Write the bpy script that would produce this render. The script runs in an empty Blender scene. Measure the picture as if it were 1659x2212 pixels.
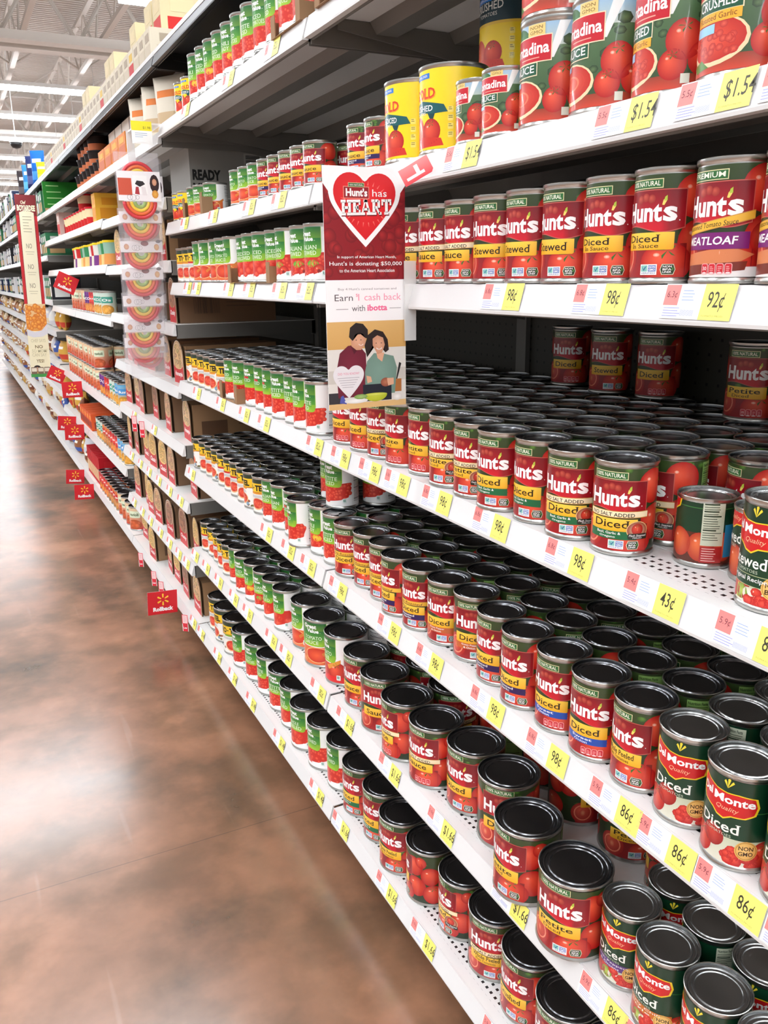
import bpy, bmesh, math, random
from mathutils import Vector, Matrix
random.seed(7)
sc = bpy.context.scene
COL = sc.collection
PI = math.pi
def lin(c):
    return tuple((x/255/12.92 if x/255 <= .04045 else ((x/255+.055)/1.055)**2.4) for x in c[:3])

# ------------------------------------------------------------------ camera
cd = bpy.data.cameras.new('camera'); cam = bpy.data.objects.new('camera', cd); COL.objects.link(cam)
CX, CY, CZ = -0.6359, 0.0, 1.3332
M = ((0.8931513651582534, -0.44958162869684515, -0.012529886441641401),
     (0.13254434668335613, 0.23648988751260508, 0.962551052810477),
     (0.42978207859126777, 0.8613645524646155, -0.2708107691344675))
cam.matrix_world = Matrix(((M[0][0], M[1][0], -M[2][0], CX), (M[0][1], M[1][1], -M[2][1], CY),
                           (M[0][2], M[1][2], -M[2][2], CZ), (0, 0, 0, 1)))
cd.sensor_fit = 'HORIZONTAL'; cd.sensor_width = 36.0; cd.lens = 39.328
cd.clip_start = .02; cd.clip_end = 300
sc.camera = cam
# ------------------------------------------------------------------ exposure, world
sc.view_settings.view_transform = 'Standard'; sc.view_settings.look = 'None'
sc.view_settings.gamma = 1.0; sc.view_settings.use_curve_mapping = False
sc.view_settings.exposure = 0.2
LIGHT = 30.0          # radiance of the ceiling tubes
wd = bpy.data.worlds.new('store'); sc.world = wd; wd.use_nodes = True
wd.node_tree.nodes['Background'].inputs[0].default_value = (.95, .975, 1.0, 1)
wd.node_tree.nodes['Background'].inputs[1].default_value = 0.55
try:
    sc.cycles.use_denoising = True; sc.cycles.max_bounces = 8; sc.cycles.diffuse_bounces = 3
    sc.cycles.transparent_max_bounces = 24; sc.cycles.sample_clamp_indirect = 6
except Exception: pass

# ------------------------------------------------------------------ materials
def mat(name, rgb, rough=.5, metal=0, coat=0, emit=None, spec=.5, alpha=None):
    m = bpy.data.materials.new(name); m.use_nodes = True
    b = m.node_tree.nodes['Principled BSDF']
    b.inputs['Base Color'].default_value = (*lin(rgb), 1); b.inputs['Roughness'].default_value = rough
    b.inputs['Metallic'].default_value = metal; b.inputs['Coat Weight'].default_value = coat
    b.inputs['Specular IOR Level'].default_value = spec
    if emit:
        b.inputs['Emission Color'].default_value = (*lin(rgb), 1); b.inputs['Emission Strength'].default_value = emit
    if alpha is not None: b.inputs['Alpha'].default_value = alpha
    return m
def N(m, t, **kw):
    n = m.node_tree.nodes.new(t)
    for k, v in kw.items(): setattr(n, k, v)
    return n
def L(m, a, b): m.node_tree.links.new(a, b)
def mth(m, op, a, b=None, c=None):
    n = N(m, 'ShaderNodeMath', operation=op)
    for i, v in enumerate((a, b, c)):
        if v is None: continue
        if isinstance(v, (int, float)): n.inputs[i].default_value = v
        else: L(m, v, n.inputs[i])
    return n.outputs[0]
def printed(name, rough, coat=0, spec=.5):
    m = mat(name, (255, 255, 255), rough, coat=coat, spec=spec)
    a = N(m, 'ShaderNodeAttribute', attribute_name='Col')
    L(m, a.outputs['Color'], m.node_tree.nodes['Principled BSDF'].inputs['Base Color'])
    return m
def holes(m, fa, pa, ca, fb, pb, cb, band=None, dark=(6, 6, 6)):
    """rows of punched holes: repeats of pa / pb along object axes fa / fb"""
    b = m.node_tree.nodes['Principled BSDF']; col = b.inputs['Base Color'].default_value[:]
    tc = N(m, 'ShaderNodeTexCoord'); sp = N(m, 'ShaderNodeSeparateXYZ'); L(m, tc.outputs['Object'], sp.inputs[0])
    def cell(ax, p, c):
        return mth(m, 'LESS_THAN', mth(m, 'FRACT', mth(m, 'DIVIDE', sp.outputs[ax], p)), c)
    f = mth(m, 'MULTIPLY', cell(fa, pa, ca), cell(fb, pb, cb))
    if band:
        f = mth(m, 'MULTIPLY', f, mth(m, 'MULTIPLY', mth(m, 'GREATER_THAN', sp.outputs[band[0]], band[1]), mth(m, 'LESS_THAN', sp.outputs[band[0]], band[2])))
    mx = N(m, 'ShaderNodeMix', data_type='RGBA'); L(m, f, mx.inputs[0])
    mx.inputs[6].default_value = col; mx.inputs[7].default_value = (*lin(dark), 1)
    L(m, mx.outputs[2], b.inputs['Base Color']); return m

M_label = printed('printed_can_label', .32, coat=.15)
M_paper = printed('printed_card', .45)
M_tin = mat('tin_body', (190, 190, 186), .28, 1)
M_lid = mat('tin_lid', (128, 130, 134), .24, 1)
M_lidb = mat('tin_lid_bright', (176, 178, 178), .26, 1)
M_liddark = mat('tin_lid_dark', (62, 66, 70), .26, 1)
M_shelf = mat('white_shelf_enamel', (222, 222, 221), .35, coat=.2)
M_deck = holes(mat('white_shelf_deck', (222, 222, 220), .38), 0, .0128, .40, 1, .0128, .42, (0, .0305, .0685))
M_deckplain = mat('white_shelf_deck_far', (232, 231, 227), .4)
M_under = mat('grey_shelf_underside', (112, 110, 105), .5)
M_black = mat('black_shelf_enamel', (22, 22, 24), .4)
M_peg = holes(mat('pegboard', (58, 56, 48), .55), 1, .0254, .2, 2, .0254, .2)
M_kick = mat('kick_plate', (66, 54, 46), .6)
M_card = mat('brown_cardboard', (150, 116, 82), .75)
M_cardd = mat('brown_cardboard_dark', (118, 88, 62), .75)
M_steel = mat('painted_steel_joist', (214, 208, 200), .5)
M_tube = mat('fluorescent_tube', (244, 249, 255), .4, emit=LIGHT)
M_housing = mat('light_housing', (235, 235, 232), .5)
M_gum = printed('gummy_candy', .35)
M_plastic = mat('clear_plastic', (235, 232, 236), .12, alpha=.16)
M_rail = mat('clear_sign_holder', (240, 240, 238), .15, alpha=.55)

# floor: polished stained concrete
M_floor = mat('stained_concrete', (96, 62, 44), .45, spec=.5)
def floor_nodes(m):
    b = m.node_tree.nodes['Principled BSDF']
    b.inputs['Specular IOR Level'].default_value = .15; b.inputs['Roughness'].default_value = .6
    gl = N(m, 'ShaderNodeBsdfGlossy'); mxs = N(m, 'ShaderNodeMixShader'); mxs.inputs[0].default_value = .25   # worn wax over the stain
    out = m.node_tree.nodes['Material Output']; L(m, b.outputs[0], mxs.inputs[1]); L(m, gl.outputs[0], mxs.inputs[2]); L(m, mxs.outputs[0], out.inputs['Surface'])
    tc = N(m, 'ShaderNodeTexCoord')
    def noise(sc_, det, ro, stretch=(1, 1, 1)):
        mp = N(m, 'ShaderNodeMapping'); mp.inputs['Scale'].default_value = stretch; L(m, tc.outputs['Object'], mp.inputs[0])
        n = N(m, 'ShaderNodeTexNoise'); n.inputs['Scale'].default_value = sc_; n.inputs['Detail'].default_value = det; n.inputs['Roughness'].default_value = ro
        L(m, mp.outputs[0], n.inputs[0]); return n.outputs['Fac']
    n1 = noise(1.5, 6, .6); n2 = noise(4.2, 5, .55); n3 = noise(11, 3, .5)
    r1 = N(m, 'ShaderNodeValToRGB'); r1.color_ramp.interpolation = 'EASE'; e = r1.color_ramp.elements
    e[0].position = .30; e[0].color = (*lin((98, 74, 52)), 1); e[1].position = .72; e[1].color = (*lin((188, 132, 98)), 1)
    k = e.new(.5); k.color = (*lin((154, 106, 76)), 1)
    L(m, n1, r1.inputs[0])
    def ramp(f, lo, p0, p1):
        r = N(m, 'ShaderNodeValToRGB'); r.color_ramp.interpolation = 'EASE'; r.color_ramp.elements[0].color = (*lo, 1); r.color_ramp.elements[0].position = p0
        r.color_ramp.elements[1].color = (1, 1, 1, 1); r.color_ramp.elements[1].position = p1; L(m, f, r.inputs[0]); return r.outputs[0]
    def mul(a, c, f=1.0):
        mx = N(m, 'ShaderNodeMix', data_type='RGBA', blend_type='MULTIPLY'); mx.inputs[0].default_value = f; L(m, a, mx.inputs[6]); L(m, c, mx.inputs[7]); return mx.outputs[2]
    c = mul(mul(r1.outputs[0], ramp(n2, (.56, .60, .54), .32, .62)), ramp(n3, (.86, .86, .84), .3, .7))
    sp = N(m, 'ShaderNodeSeparateXYZ'); L(m, tc.outputs['Object'], sp.inputs[0])
    def joint(ax, off, per):   # saw-cut control joints
        fr = mth(m, 'FRACT', mth(m, 'DIVIDE', mth(m, 'ADD', sp.outputs[ax], off), per))
        return mth(m, 'LESS_THAN', fr, .0012)
    j = mth(m, 'MAXIMUM', joint(1, .66, 2.45), joint(0, 1.9, 4.9))
    mj = N(m, 'ShaderNodeMix', data_type='RGBA'); L(m, mth(m, 'MULTIPLY', j, .45), mj.inputs[0])
    L(m, c, mj.inputs[6]); mj.inputs[7].default_value = (*lin((58, 44, 36)), 1)
    scr = ramp(noise(26, 2, .4, (1, .07, 1)), (0, 0, 0), .70, .78)   # scuffs along the aisle
    ms = N(m, 'ShaderNodeMix', data_type='RGBA'); L(m, mth(m, 'MULTIPLY', scr, .16), ms.inputs[0]); L(m, mj.outputs[2], ms.inputs[6]); ms.inputs[7].default_value = (*lin((190, 160, 140)), 1)
    L(m, ms.outputs[2], b.inputs['Base Color'])
    rr = N(m, 'ShaderNodeMapRange'); rr.inputs[3].default_value = .17; rr.inputs[4].default_value = .27
    L(m, n2, rr.inputs[0]); L(m, rr.outputs[0], gl.inputs['Roughness'])
floor_nodes(M_floor)
M_ceil = mat('corrugated_roof_deck', (205, 198, 190), .6)
def ceil_nodes(m):
    b = m.node_tree.nodes['Principled BSDF']
    tc = N(m, 'ShaderNodeTexCoord'); wv = N(m, 'ShaderNodeTexWave', bands_direction='Y'); wv.inputs['Scale'].default_value = 2.1
    L(m, tc.outputs['Object'], wv.inputs[0])
    bp = N(m, 'ShaderNodeBump'); bp.inputs['Strength'].default_value = .8; bp.inputs['Distance'].default_value = .06
    L(m, wv.outputs['Fac'], bp.inputs['Height']); L(m, bp.outputs[0], b.inputs['Normal'])
ceil_nodes(M_ceil)

# ------------------------------------------------------------------ object helpers
LABELS = {}
def link(o): COL.objects.link(o); return o
def tag(o, label=None, cat=None, group=None, kind=None):
    if label:
        o['label'] = label; LABELS.setdefault(label.lower(), []).append(o.name)
    if cat: o['category'] = cat
    if group: o['group'] = group
    if kind: o['kind'] = kind
    return o
def empty(name, loc=(0, 0, 0), rz=0):
    o = bpy.data.objects.new(name, None); o.location = loc; o.rotation_euler = (0, 0, rz); o.empty_display_size = .05
    return link(o)
def obj(name, me, parent=None, loc=None, rz=None):
    o = bpy.data.objects.new(name, me); link(o)
    if parent: o.parent = parent
    if loc is not None: o.location = loc
    if rz is not None: o.rotation_euler = (0, 0, rz)
    return o
class MB:
    """collects boxes, bars, prisms and lathes into one mesh"""
    def __init__(s): s.v = []; s.f = []; s.mi = []; s.m = 0
    def add(s, vs, fs):
        k = len(s.v); s.v += [tuple(v) for v in vs]; s.f += [tuple(i+k for i in f) for f in fs]; s.mi += [s.m]*len(fs)
    def box(s, x0, x1, y0, y1, z0, z1):
        s.add([(x0,y0,z0),(x1,y0,z0),(x1,y1,z0),(x0,y1,z0),(x0,y0,z1),(x1,y0,z1),(x1,y1,z1),(x0,y1,z1)],
              [(0,3,2,1),(4,5,6,7),(0,1,5,4),(1,2,6,5),(2,3,7,6),(3,0,4,7)])
    def prism_y(s, prof, y0, y1):      # closed profile in x,z extruded along y
        n = len(prof)
        s.add([(x, y0, z) for x, z in prof]+[(x, y1, z) for x, z in prof],
              [(i, (i+1) % n, n+(i+1) % n, n+i) for i in range(n)]+[tuple(range(n-1, -1, -1)), tuple(range(n, 2*n))])
    def prism_z(s, prof, z0, z1):
        n = len(prof)
        s.add([(x, y, z0) for x, y in prof]+[(x, y, z1) for x, y in prof],
              [(i, (i+1) % n, n+(i+1) % n, n+i) for i in range(n)]+[tuple(range(n-1, -1, -1)), tuple(range(n, 2*n))])
    def bar(s, a, b, r, n=6):
        a = Vector(a); b = Vector(b); d = (b-a).normalized(); u = d.orthogonal().normalized(); w = d.cross(u)
        ring = [math.cos(2*PI*i/n)*u*r+math.sin(2*PI*i/n)*w*r for i in range(n)]
        s.add([a+q for q in ring]+[b+q for q in ring], [(i, (i+1) % n, n+(i+1) % n, n+i) for i in range(n)]+[tuple(range(n-1, -1, -1)), tuple(range(n, 2*n))])
    def lathe(s, prof, n=32, cx=0, cy=0, cap0=True, cap1=True):
        vs = []; fs = []
        for r, z in prof: vs += [(cx+r*math.cos(2*PI*i/n), cy+r*math.sin(2*PI*i/n), z) for i in range(n)]
        for k in range(len(prof)-1):
            for i in range(n): fs.append((k*n+i, k*n+(i+1) % n, (k+1)*n+(i+1) % n, (k+1)*n+i))
        if cap0: fs.append(tuple(range(n-1, -1, -1)))
        if cap1: fs.append(tuple(range((len(prof)-1)*n, len(prof)*n)))
        s.add(vs, fs)
    def tube(s, pts, r, n=8):
        vs = []; fs = []; P = [Vector(p) for p in pts]
        for k, p in enumerate(P):
            d = (P[min(k+1, len(P)-1)]-P[max(k-1, 0)]).normalized(); u = Vector((0, 1, 0)) if abs(d.y) < .9 else Vector((1, 0, 0))
            u = (u-d*u.dot(d)).normalized(); w = d.cross(u)
            vs += [p+(math.cos(2*PI*i/n)*u+math.sin(2*PI*i/n)*w)*r for i in range(n)]
        for k in range(len(P)-1):
            for i in range(n): fs.append((k*n+i, k*n+(i+1) % n, (k+1)*n+(i+1) % n, (k+1)*n+i))
        fs += [tuple(range(n-1, -1, -1)), tuple(range((len(P)-1)*n, len(P)*n))]
        s.add(vs, fs)
    def mesh(s, name, mats, smooth=False, angle=None):
        me = bpy.data.meshes.new(name); me.from_pydata(s.v, [], s.f); me.validate()
        for m in (mats if isinstance(mats, (list, tuple)) else [mats]): me.materials.append(m)
        if len(s.mi) == len(me.polygons): me.polygons.foreach_set('material_index', s.mi)
        bm = bmesh.new(); bm.from_mesh(me); bmesh.ops.recalc_face_normals(bm, faces=bm.faces)
        if angle:
            for f in bm.faces: f.smooth = True
            for e in bm.edges:
                if len(e.link_faces) == 2 and e.calc_face_angle(0) > angle: e.smooth = False
        elif smooth:
            for f in bm.faces: f.smooth = True
        bm.to_mesh(me); bm.free(); return me

# ------------------------------------------------------------------ flat artwork (printed labels, signs)
_g = {}
def glyph(s, bold=0, shear=0):
    k = (s, bold, shear)
    if k in _g: return _g[k]
    c = bpy.data.curves.new('t', 'FONT'); c.body = s; c.offset = bold; c.shear = shear; c.resolution_u = 2
    o = bpy.data.objects.new('t', c); link(o); bpy.context.view_layer.update()
    me = o.evaluated_get(bpy.context.evaluated_depsgraph_get()).to_mesh()
    v = [(p.co.x, p.co.y) for p in me.vertices]; f = [tuple(p.vertices) for p in me.polygons]
    o.to_mesh_clear(); bpy.data.objects.remove(o); bpy.data.curves.remove(c)
    if not v: v = [(0, 0), (1, 0), (0, 1)]; f = [(0, 1, 2)]
    xs = [p[0] for p in v]; ys = [p[1] for p in v]
    _g[k] = (v, f, min(xs), max(xs), min(ys), max(ys)); return _g[k]
_s = {}
def stems(t, bold):
    """upright strokes that reach the foot or the head of a line of type: (left, right, height)"""
    if (t, bold) in _s: return _s[(t, bold)]
    v, f, x0, x1, y0, y1 = glyph(t, bold, 0); out = []
    def cut(y):
        iv = []
        for q in f:
            xs = []
            for i in range(len(q)):
                a, b = v[q[i]], v[q[(i+1) % len(q)]]
                if (a[1]-y)*(b[1]-y) < 0: xs.append(a[0]+(b[0]-a[0])*(y-a[1])/(b[1]-a[1]))
            if len(xs) >= 2: iv.append((min(xs), max(xs)))
        iv.sort(); m = []
        for a, b in iv:
            if m and a <= m[-1][1]+1e-3: m[-1] = (m[-1][0], max(b, m[-1][1]))
            else: m.append((a, b))
        return m
    base = 0.0
    for ya, yb, yc in ((base, base+.03, base+.14), (y1, y1-.03, y1-.12)):
        A, B = cut(yb), cut(yc)
        for a, b in A:
            for p, q in B:
                if abs(a-p) < .015 and abs(b-q) < .03 and b-a < .22: out.append((a, b, ya))
    _s[(t, bold)] = out; return out
class Art:
    def __init__(s): s.P = []
    def poly(s, pts, col, lay, cols=None):
        s.P.append((list(pts), [tuple(range(len(pts)))], [lin(c) for c in cols] if cols else [lin(col)]*len(pts), lay)); return s
    def rect(s, x0, y0, x1, y1, col, lay, top=None, slant=0):
        return s.poly([(x0, y0), (x1, y0), (x1+slant, y1), (x0+slant, y1)], col, lay, [col, col, top, top] if top else None)
    def rrect(s, x0, y0, x1, y1, r, col, lay, top=None, n=4, corners=(1, 1, 1, 1)):
        pts = []
        for (cx, cy, a0, on) in ((x0, y0, PI, corners[0]), (x1, y0, 1.5*PI, corners[1]), (x1, y1, 0, corners[2]), (x0, y1, .5*PI, corners[3])):
            if not on: pts.append((cx, cy)); continue
            ox = cx+(r if cx == x0 else -r); oy = cy+(r if cy == y0 else -r)
            pts += [(ox+r*math.cos(a0+.5*PI*i/n), oy+r*math.sin(a0+.5*PI*i/n)) for i in range(n+1)]
        def mixc(y):
            t = (y-y0)/(y1-y0); return tuple(a+(b-a)*t for a, b in zip(col, top))
        return s.poly(pts, col, lay, [mixc(p[1]) for p in pts] if top else None)
    def frame(s, x0, y0, x1, y1, w, col, lay):
        s.rect(x0, y0, x1, y0+w, col, lay); s.rect(x0, y1-w, x1, y1, col, lay); s.rect(x0, y0+w, x0+w, y1-w, col, lay); s.rect(x1-w, y0+w, x1, y1-w, col, lay); return s
    def disc(s, cx, cy, rx, ry, c0, c1, lay, n=20, off=(0, 0), a0=0, a1=2*PI):
        full = a1-a0 >= 2*PI-1e-6
        ring = [(cx+rx*math.cos(a0+(a1-a0)*i/n), cy+ry*math.sin(a0+(a1-a0)*i/n)) for i in range(n if full else n+1)]
        vs = [(cx+off[0]*rx, cy+off[1]*ry)]+ring; m = len(ring)
        fs = [(0, 1+i, 1+(i+1) % m) for i in range(m if full else m-1)]
        s.P.append((vs, fs, [lin(c0)]+[lin(c1)]*m, lay)); return s
    def ring(s, cx, cy, r0, r1, col, lay, n=24, a0=0, a1=2*PI, ys=1):
        vs = []; 
        for i in range(n+1):
            a = a0+(a1-a0)*i/n; vs += [(cx+r0*math.cos(a), cy+r0*math.sin(a)*ys), (cx+r1*math.cos(a), cy+r1*math.sin(a)*ys)]
        s.P.append((vs, [(2*i, 2*i+1, 2*i+3, 2*i+2) for i in range(n)], [lin(col)]*len(vs), lay)); return s
    def text(s, t, x, y, w, h, col, lay, bold=0, shear=0, rot=0, top=None, serif=0):
        v, f, x0, x1, y0, y1 = glyph(t, bold, shear); c, sn = math.cos(rot), math.sin(rot)
        if serif:      # bracket feet on the upright strokes
            for a, b, ya in stems(t, bold):
                e = serif*(y1-y0)*.1; d = (y1-y0)*.07; yb = ya if ya < (y0+y1)/2 else ya-d
                q = [(x+(p-x0)/(x1-x0)*w, y+(r-y0)/(y1-y0)*h) for p, r in ((a-e, yb), (b+e, yb), (b+e, yb+d), (a-e, yb+d))]
                s.P.append((q, [(0, 1, 2, 3)], [lin(col)]*4, lay))
        vs = []
        for p in v:
            a = (p[0]-x0)/(x1-x0)*w; b = (p[1]-y0)/(y1-y0)*h; vs.append((x+a*c-b*sn, y+a*sn+b*c))
        s.P.append((vs, f, [lin(col)]*len(vs), lay)); return s
    def tomato(s, cx, cy, r, lay, c0=(240, 92, 62), c1=(176, 18, 22), hl=True, leaf=False, ry=None):
        ry = ry or r
        s.disc(cx, cy, r, ry, c0, c1, lay, 22, (-.25, .3))
        if hl: s.disc(cx-.35*r, cy+.4*ry, r*.13, ry*.10, (255, 214, 196), (246, 130, 100), lay+.3, 8)
        if leaf:
            for k in range(5):
                a = PI/2+k*2*PI/5+.3; s.poly([(cx+.05*r, cy+.62*ry), (cx+.3*r*math.cos(a-.25), cy+.62*ry+.22*r*math.sin(a-.25)), (cx+.42*r*math.cos(a), cy+.62*ry+.34*r*math.sin(a))], (60, 110, 40), lay+.4)
        return s
    def bm(s, step=None, clip=None):
        bm = bmesh.new(); cl = bm.loops.layers.float_color.new('Col')
        for vs, fs, cs, lay in s.P:
            V = [bm.verts.new((p[0], p[1], lay)) for p in vs]
            for f in fs:
                try: F = bm.faces.new([V[i] for i in f])
                except ValueError: continue
                for lp, i in zip(F.loops, f): lp[cl] = (*cs[i], 1)
        def cut(co, no):
            bmesh.ops.bisect_plane(bm, geom=bm.verts[:]+bm.edges[:]+bm.faces[:], dist=1e-6, plane_co=co, plane_no=no, clear_outer=False)
        if clip:
            x0, y0, x1, y1 = clip
            for co, no in (((x0, 0, 0), (-1, 0, 0)), ((x1, 0, 0), (1, 0, 0)), ((0, y0, 0), (0, -1, 0)), ((0, y1, 0), (0, 1, 0))):
                bmesh.ops.bisect_plane(bm, geom=bm.verts[:]+bm.edges[:]+bm.faces[:], dist=1e-6, plane_co=co, plane_no=no, clear_outer=True)
        if step:
            xs = [v.co.x for v in bm.verts]; k = math.ceil(min(xs)/step); 
            while k*step < max(xs):
                cut((k*step, 0, 0), (1, 0, 0)); k += 1
        for f in bm.faces:
            if f.normal.z < 0: f.normal_flip()
        return bm
    def cyl(s, name, R, z0, Ht, mat_, step=4.2):
        """wrap round a can: u runs to the right, u = 0 faces -y"""
        W = PI*R*1000; bm = s.bm(step, (-W, 0, W, Ht)); nrm = []
        for v in bm.verts:
            a = v.co.x/1000/R; r = R+v.co.z*.00011; v.co = (r*math.sin(a), -r*math.cos(a), z0+v.co.y/1000)
        me = bpy.data.meshes.new(name); bm.to_mesh(me); bm.free(); me.materials.append(mat_)
        for p in me.polygons: p.use_smooth = True
        me.normals_split_custom_set_from_vertices([Vector((v.co.x, v.co.y, 0)).normalized() for v in me.vertices])
        return me
    def flat(s, name, mat_, th=.0006, gap=.00012, mm=.001, clip=None, back=True):
        """flat board in the local xz plane facing -y, art on its front"""
        bm = s.bm(None, clip)
        for v in bm.verts: v.co = (v.co.x*mm, -th/2-(v.co.z+1)*gap, v.co.y*mm)
        me = bpy.data.meshes.new(name); bm.to_mesh(me); bm.free(); me.materials.append(mat_); return me
# ------------------------------------------------------------------ printed labels
CREAM = (247, 230, 190); GOLDY = (244, 190, 44); WHITE = (250, 250, 248); INK = (40, 26, 14)
def fine(A, x, y, w, n, dy, col, lay, seed=1, h=.9):
    r = random.Random(seed)
    for i in range(n): A.rect(x, y-i*dy, x+w*r.uniform(.6, 1), y-i*dy+h, col, lay)
def nongmo(A, x, y, k=1.0):
    A.rect(x, y, x+19*k, y+11*k, WHITE, 5); A.rect(x+9.5*k, y+3.5*k, x+18*k, y+10*k, (88, 122, 190), 6)
    A.rect(x+1*k, y+3.5*k, x+8.5*k, y+10*k, (140, 200, 190), 6); A.poly([(x+1.5*k, y+9.5*k), (x+4.5*k, y+4*k), (x+8*k, y+9.5*k), (x+5.5*k, y+8*k), (x+4.4*k, y+6*k)], (40, 110, 150), 7)
    A.text('NON', x+10.3*k, y+7.1*k, 7*k, 2.2*k, WHITE, 7, .02); A.text('GMO', x+10.3*k, y+4.3*k, 7*k, 2.2*k, WHITE, 7, .02)
    A.text('VERIFIED', x+1.2*k, y+1*k, 16.5*k, 1.8*k, (60, 90, 150), 6)
def nonbpa(A, x, y, k=1.0):
    p = [(2, 0), (14, 0), (16, 5.5), (14, 11), (2, 11), (0, 5.5)]
    A.poly([(x+a*k, y+b*k) for a, b in p], (214, 222, 190), 5); A.poly([(x+(a*.9+.8)*k, y+(b*.88+.66)*k) for a, b in p], (32, 50, 26), 6)
    for t, dy in (('NON', 7.4), ('BPA', 4.5), ('LINER', 1.8)): A.text(t, x+3*k, y+dy*k, 9*k, 2.2*k, WHITE, 7, .02)
    A.disc(x+13*k, y+6*k, 1.2*k, 2*k, (90, 150, 70), (60, 120, 50), 7, 6)
def icons(A, x, y, k=1.0, first='35'):
    for i in range(4):
        a = x+i*8.2*k; A.rrect(a, y, a+7.6*k, y+11*k, 2*k, (255, 176, 176), 5); A.rrect(a+.7*k, y+.7*k, a+6.9*k, y+10.3*k, 1.6*k, (206, 34, 48), 6)
        A.disc(a+3.8*k, y+1.4*k, 2.4*k, 1.1*k, (250, 214, 214), (250, 214, 214), 7, 8)
        if i == 0: A.text(first, a+1.6*k, y+4*k, 4.4*k, 4*k, (255, 214, 214), 7, .02)
        else: fine(A, a+1.8*k, y+7*k, 4*k, 3, 1.8*k, (244, 150, 150), 7, i)
def facts(A, x0, x1, y0, y1, bg, ink, lay=5, seed=3):
    A.rect(x0, y0, x1, y1, bg, lay); A.text('Nutrition Facts', x0+1.5, y1-6, (x1-x0)-5, 4, ink, lay+1, .02)
    r = random.Random(seed); y = y1-9
    while y > y0+4:
        A.rect(x0+1.5, y, x1-1.5-r.uniform(0, 8), y+(1.5 if r.random() < .2 else .7), ink, lay+1); y -= 2.7
def hunts(sub, ribbon=None, ban=None, badge='gmo', flash=False, big=False, premium=False, fire=False):
    A = Art(); H = 106 if big else 99; W = 330 if big else 240; k = 1.12 if big else 1.0
    A.rect(-W/2, 0, W/2, H, (30, 46, 22), 0, (52, 70, 34))
    r = random.Random(sub[0]+str(ban)+str(big))
    for i in range(26 if big else 16):           # parsley leaves behind the tomatoes
        A.disc(r.uniform(-W/2, W/2), r.choice((r.uniform(84, H), r.uniform(10, 70))), r.uniform(3, 7), r.uniform(2, 5), (96, 140, 56), (44, 78, 28), .5, 7, (.2, .3))
    A.tomato(46, 78, 21, 1); A.tomato(-58, 70, 22, 1.1); A.tomato(52, 34, 22, 1.2)
    A.rect(-46, 0, 40, 33, (158, 22, 30), 1.3, (136, 24, 26))
    A.tomato(20, 14, 27, 1.6, leaf=True, ry=20); A.tomato(-34, 20, 20, 1.7, (226, 90, 66), (170, 28, 28), False)
    A.ring(-34, 20, 13, 15, (240, 140, 110), 1.9, 18); A.disc(-34, 20, 5, 7, (236, 150, 110), (206, 60, 44), 2, 10)
    if big:
        A.tomato(82, 62, 20, 1.4); A.tomato(88, 22, 21, 1.5, leaf=True); A.tomato(-86, 66, 20, 1.2); A.tomato(-88, 24, 20, 1.3); A.tomato(62, 90, 12, 1.1)
        facts(A, 104, 138, 2, H-2, (132, 170, 92), (34, 60, 26)); A.tomato(-140, 60, 22, 1.2)
    else:
        facts(A, 72, 100, 2, H-2, (132, 170, 92), (34, 60, 26)); A.rect(100, 2, 116, H-2, (120, 156, 84), 5)
    # brand panel
    px0, px1, py0, py1 = -36*k, 37*k, 47*k, 85*k
    def wavy(d, lo):
        b = [(px0+d+(px1-px0-2*d)*i/20, lo+d+3.2*k*math.sin(i/20*2*PI*1.0+.3)) for i in range(21)]
        return b+[(px1-d, py1-d), (px0+d, py1-d)]
    A.poly(wavy(0, py0), (196, 96, 84), 3); A.poly(wavy(.9, py0), (160, 12, 28), 3.4, [(206, 22, 42) if 4 < i < 15 else (158, 14, 30) for i in range(21)]+[(122, 12, 26), (132, 18, 28)])
    for i in range(3): A.tomato(-12*k+i*7*k, 76*k+(1.5 if i == 1 else 0), 4.2*k, 4, (196, 84, 66), (150, 40, 36), False)
    g0, g1 = (-31*k, 13*k)
    A.rect(g0, 86*k, g1, 95*k, (226, 220, 170), 4, slant=0); A.rect(g0+.8, 86*k+.8, g1-.8, 95*k-.8, (46, 104, 52), 4.6)
    A.text('PREMIUM' if premium else '100% NATURAL', g0+3*k, 88.3*k, g1-g0-6*k, 4.8*k, (244, 246, 226), 5.4, .012)
    A.text("Hunt", -34*k, 54*k, 47.5*k, 19.5*k, WHITE, 6, .034); A.text('s', 14.6*k, 54*k, 13.6*k, 14.4*k, WHITE, 6, .034)
    A.text(".", 30*k, 54.5*k, 1.2, 1.2, WHITE, 6)
    A.poly([(13.0*k, 70*k), (15*k, 69.6*k), (17.2*k, 73.4*k), (16.4*k, 77*k), (14*k, 74.4*k)], (246, 214, 110), 6); A.poly([(14.6*k, 73.6*k), (17.8*k, 74*k), (17.6*k, 79*k), (15.4*k, 77.4*k)], (176, 196, 64), 6.2)
    y = 44*k
    if ribbon or fire or premium:
        t = ribbon or ('Fire Roasted' if fire else 'Seasoned Tomato Sauce'); c = CREAM if ribbon else (236, 184, 60)
        pts = [(-36*k+75*k*i/12, y-4*k+(-2.5*k if premium else 0)+(.012 if not premium else .05)*(i/12*75*k)**2*.02+(8*k*i/12 if premium else 0)) for i in range(13)]
        A.poly(pts+[(a, b+8.2*k) for a, b in reversed(pts)], (206, 150, 70), 6.4); A.poly([(a, b+.8) for a, b in pts]+[(a, b+7.4*k) for a, b in reversed(pts)], c, 6.7)
        A.text(t, -31*k, y-2.4*k, 54*k if not premium else 56*k, 4.6*k, (30, 20, 16), 7.2, .012 if ribbon else .0, 0 if ribbon else .25, .1 if premium else 0); y -= 5*k
    yb = 27*k if not (ribbon or fire) else 24*k
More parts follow.
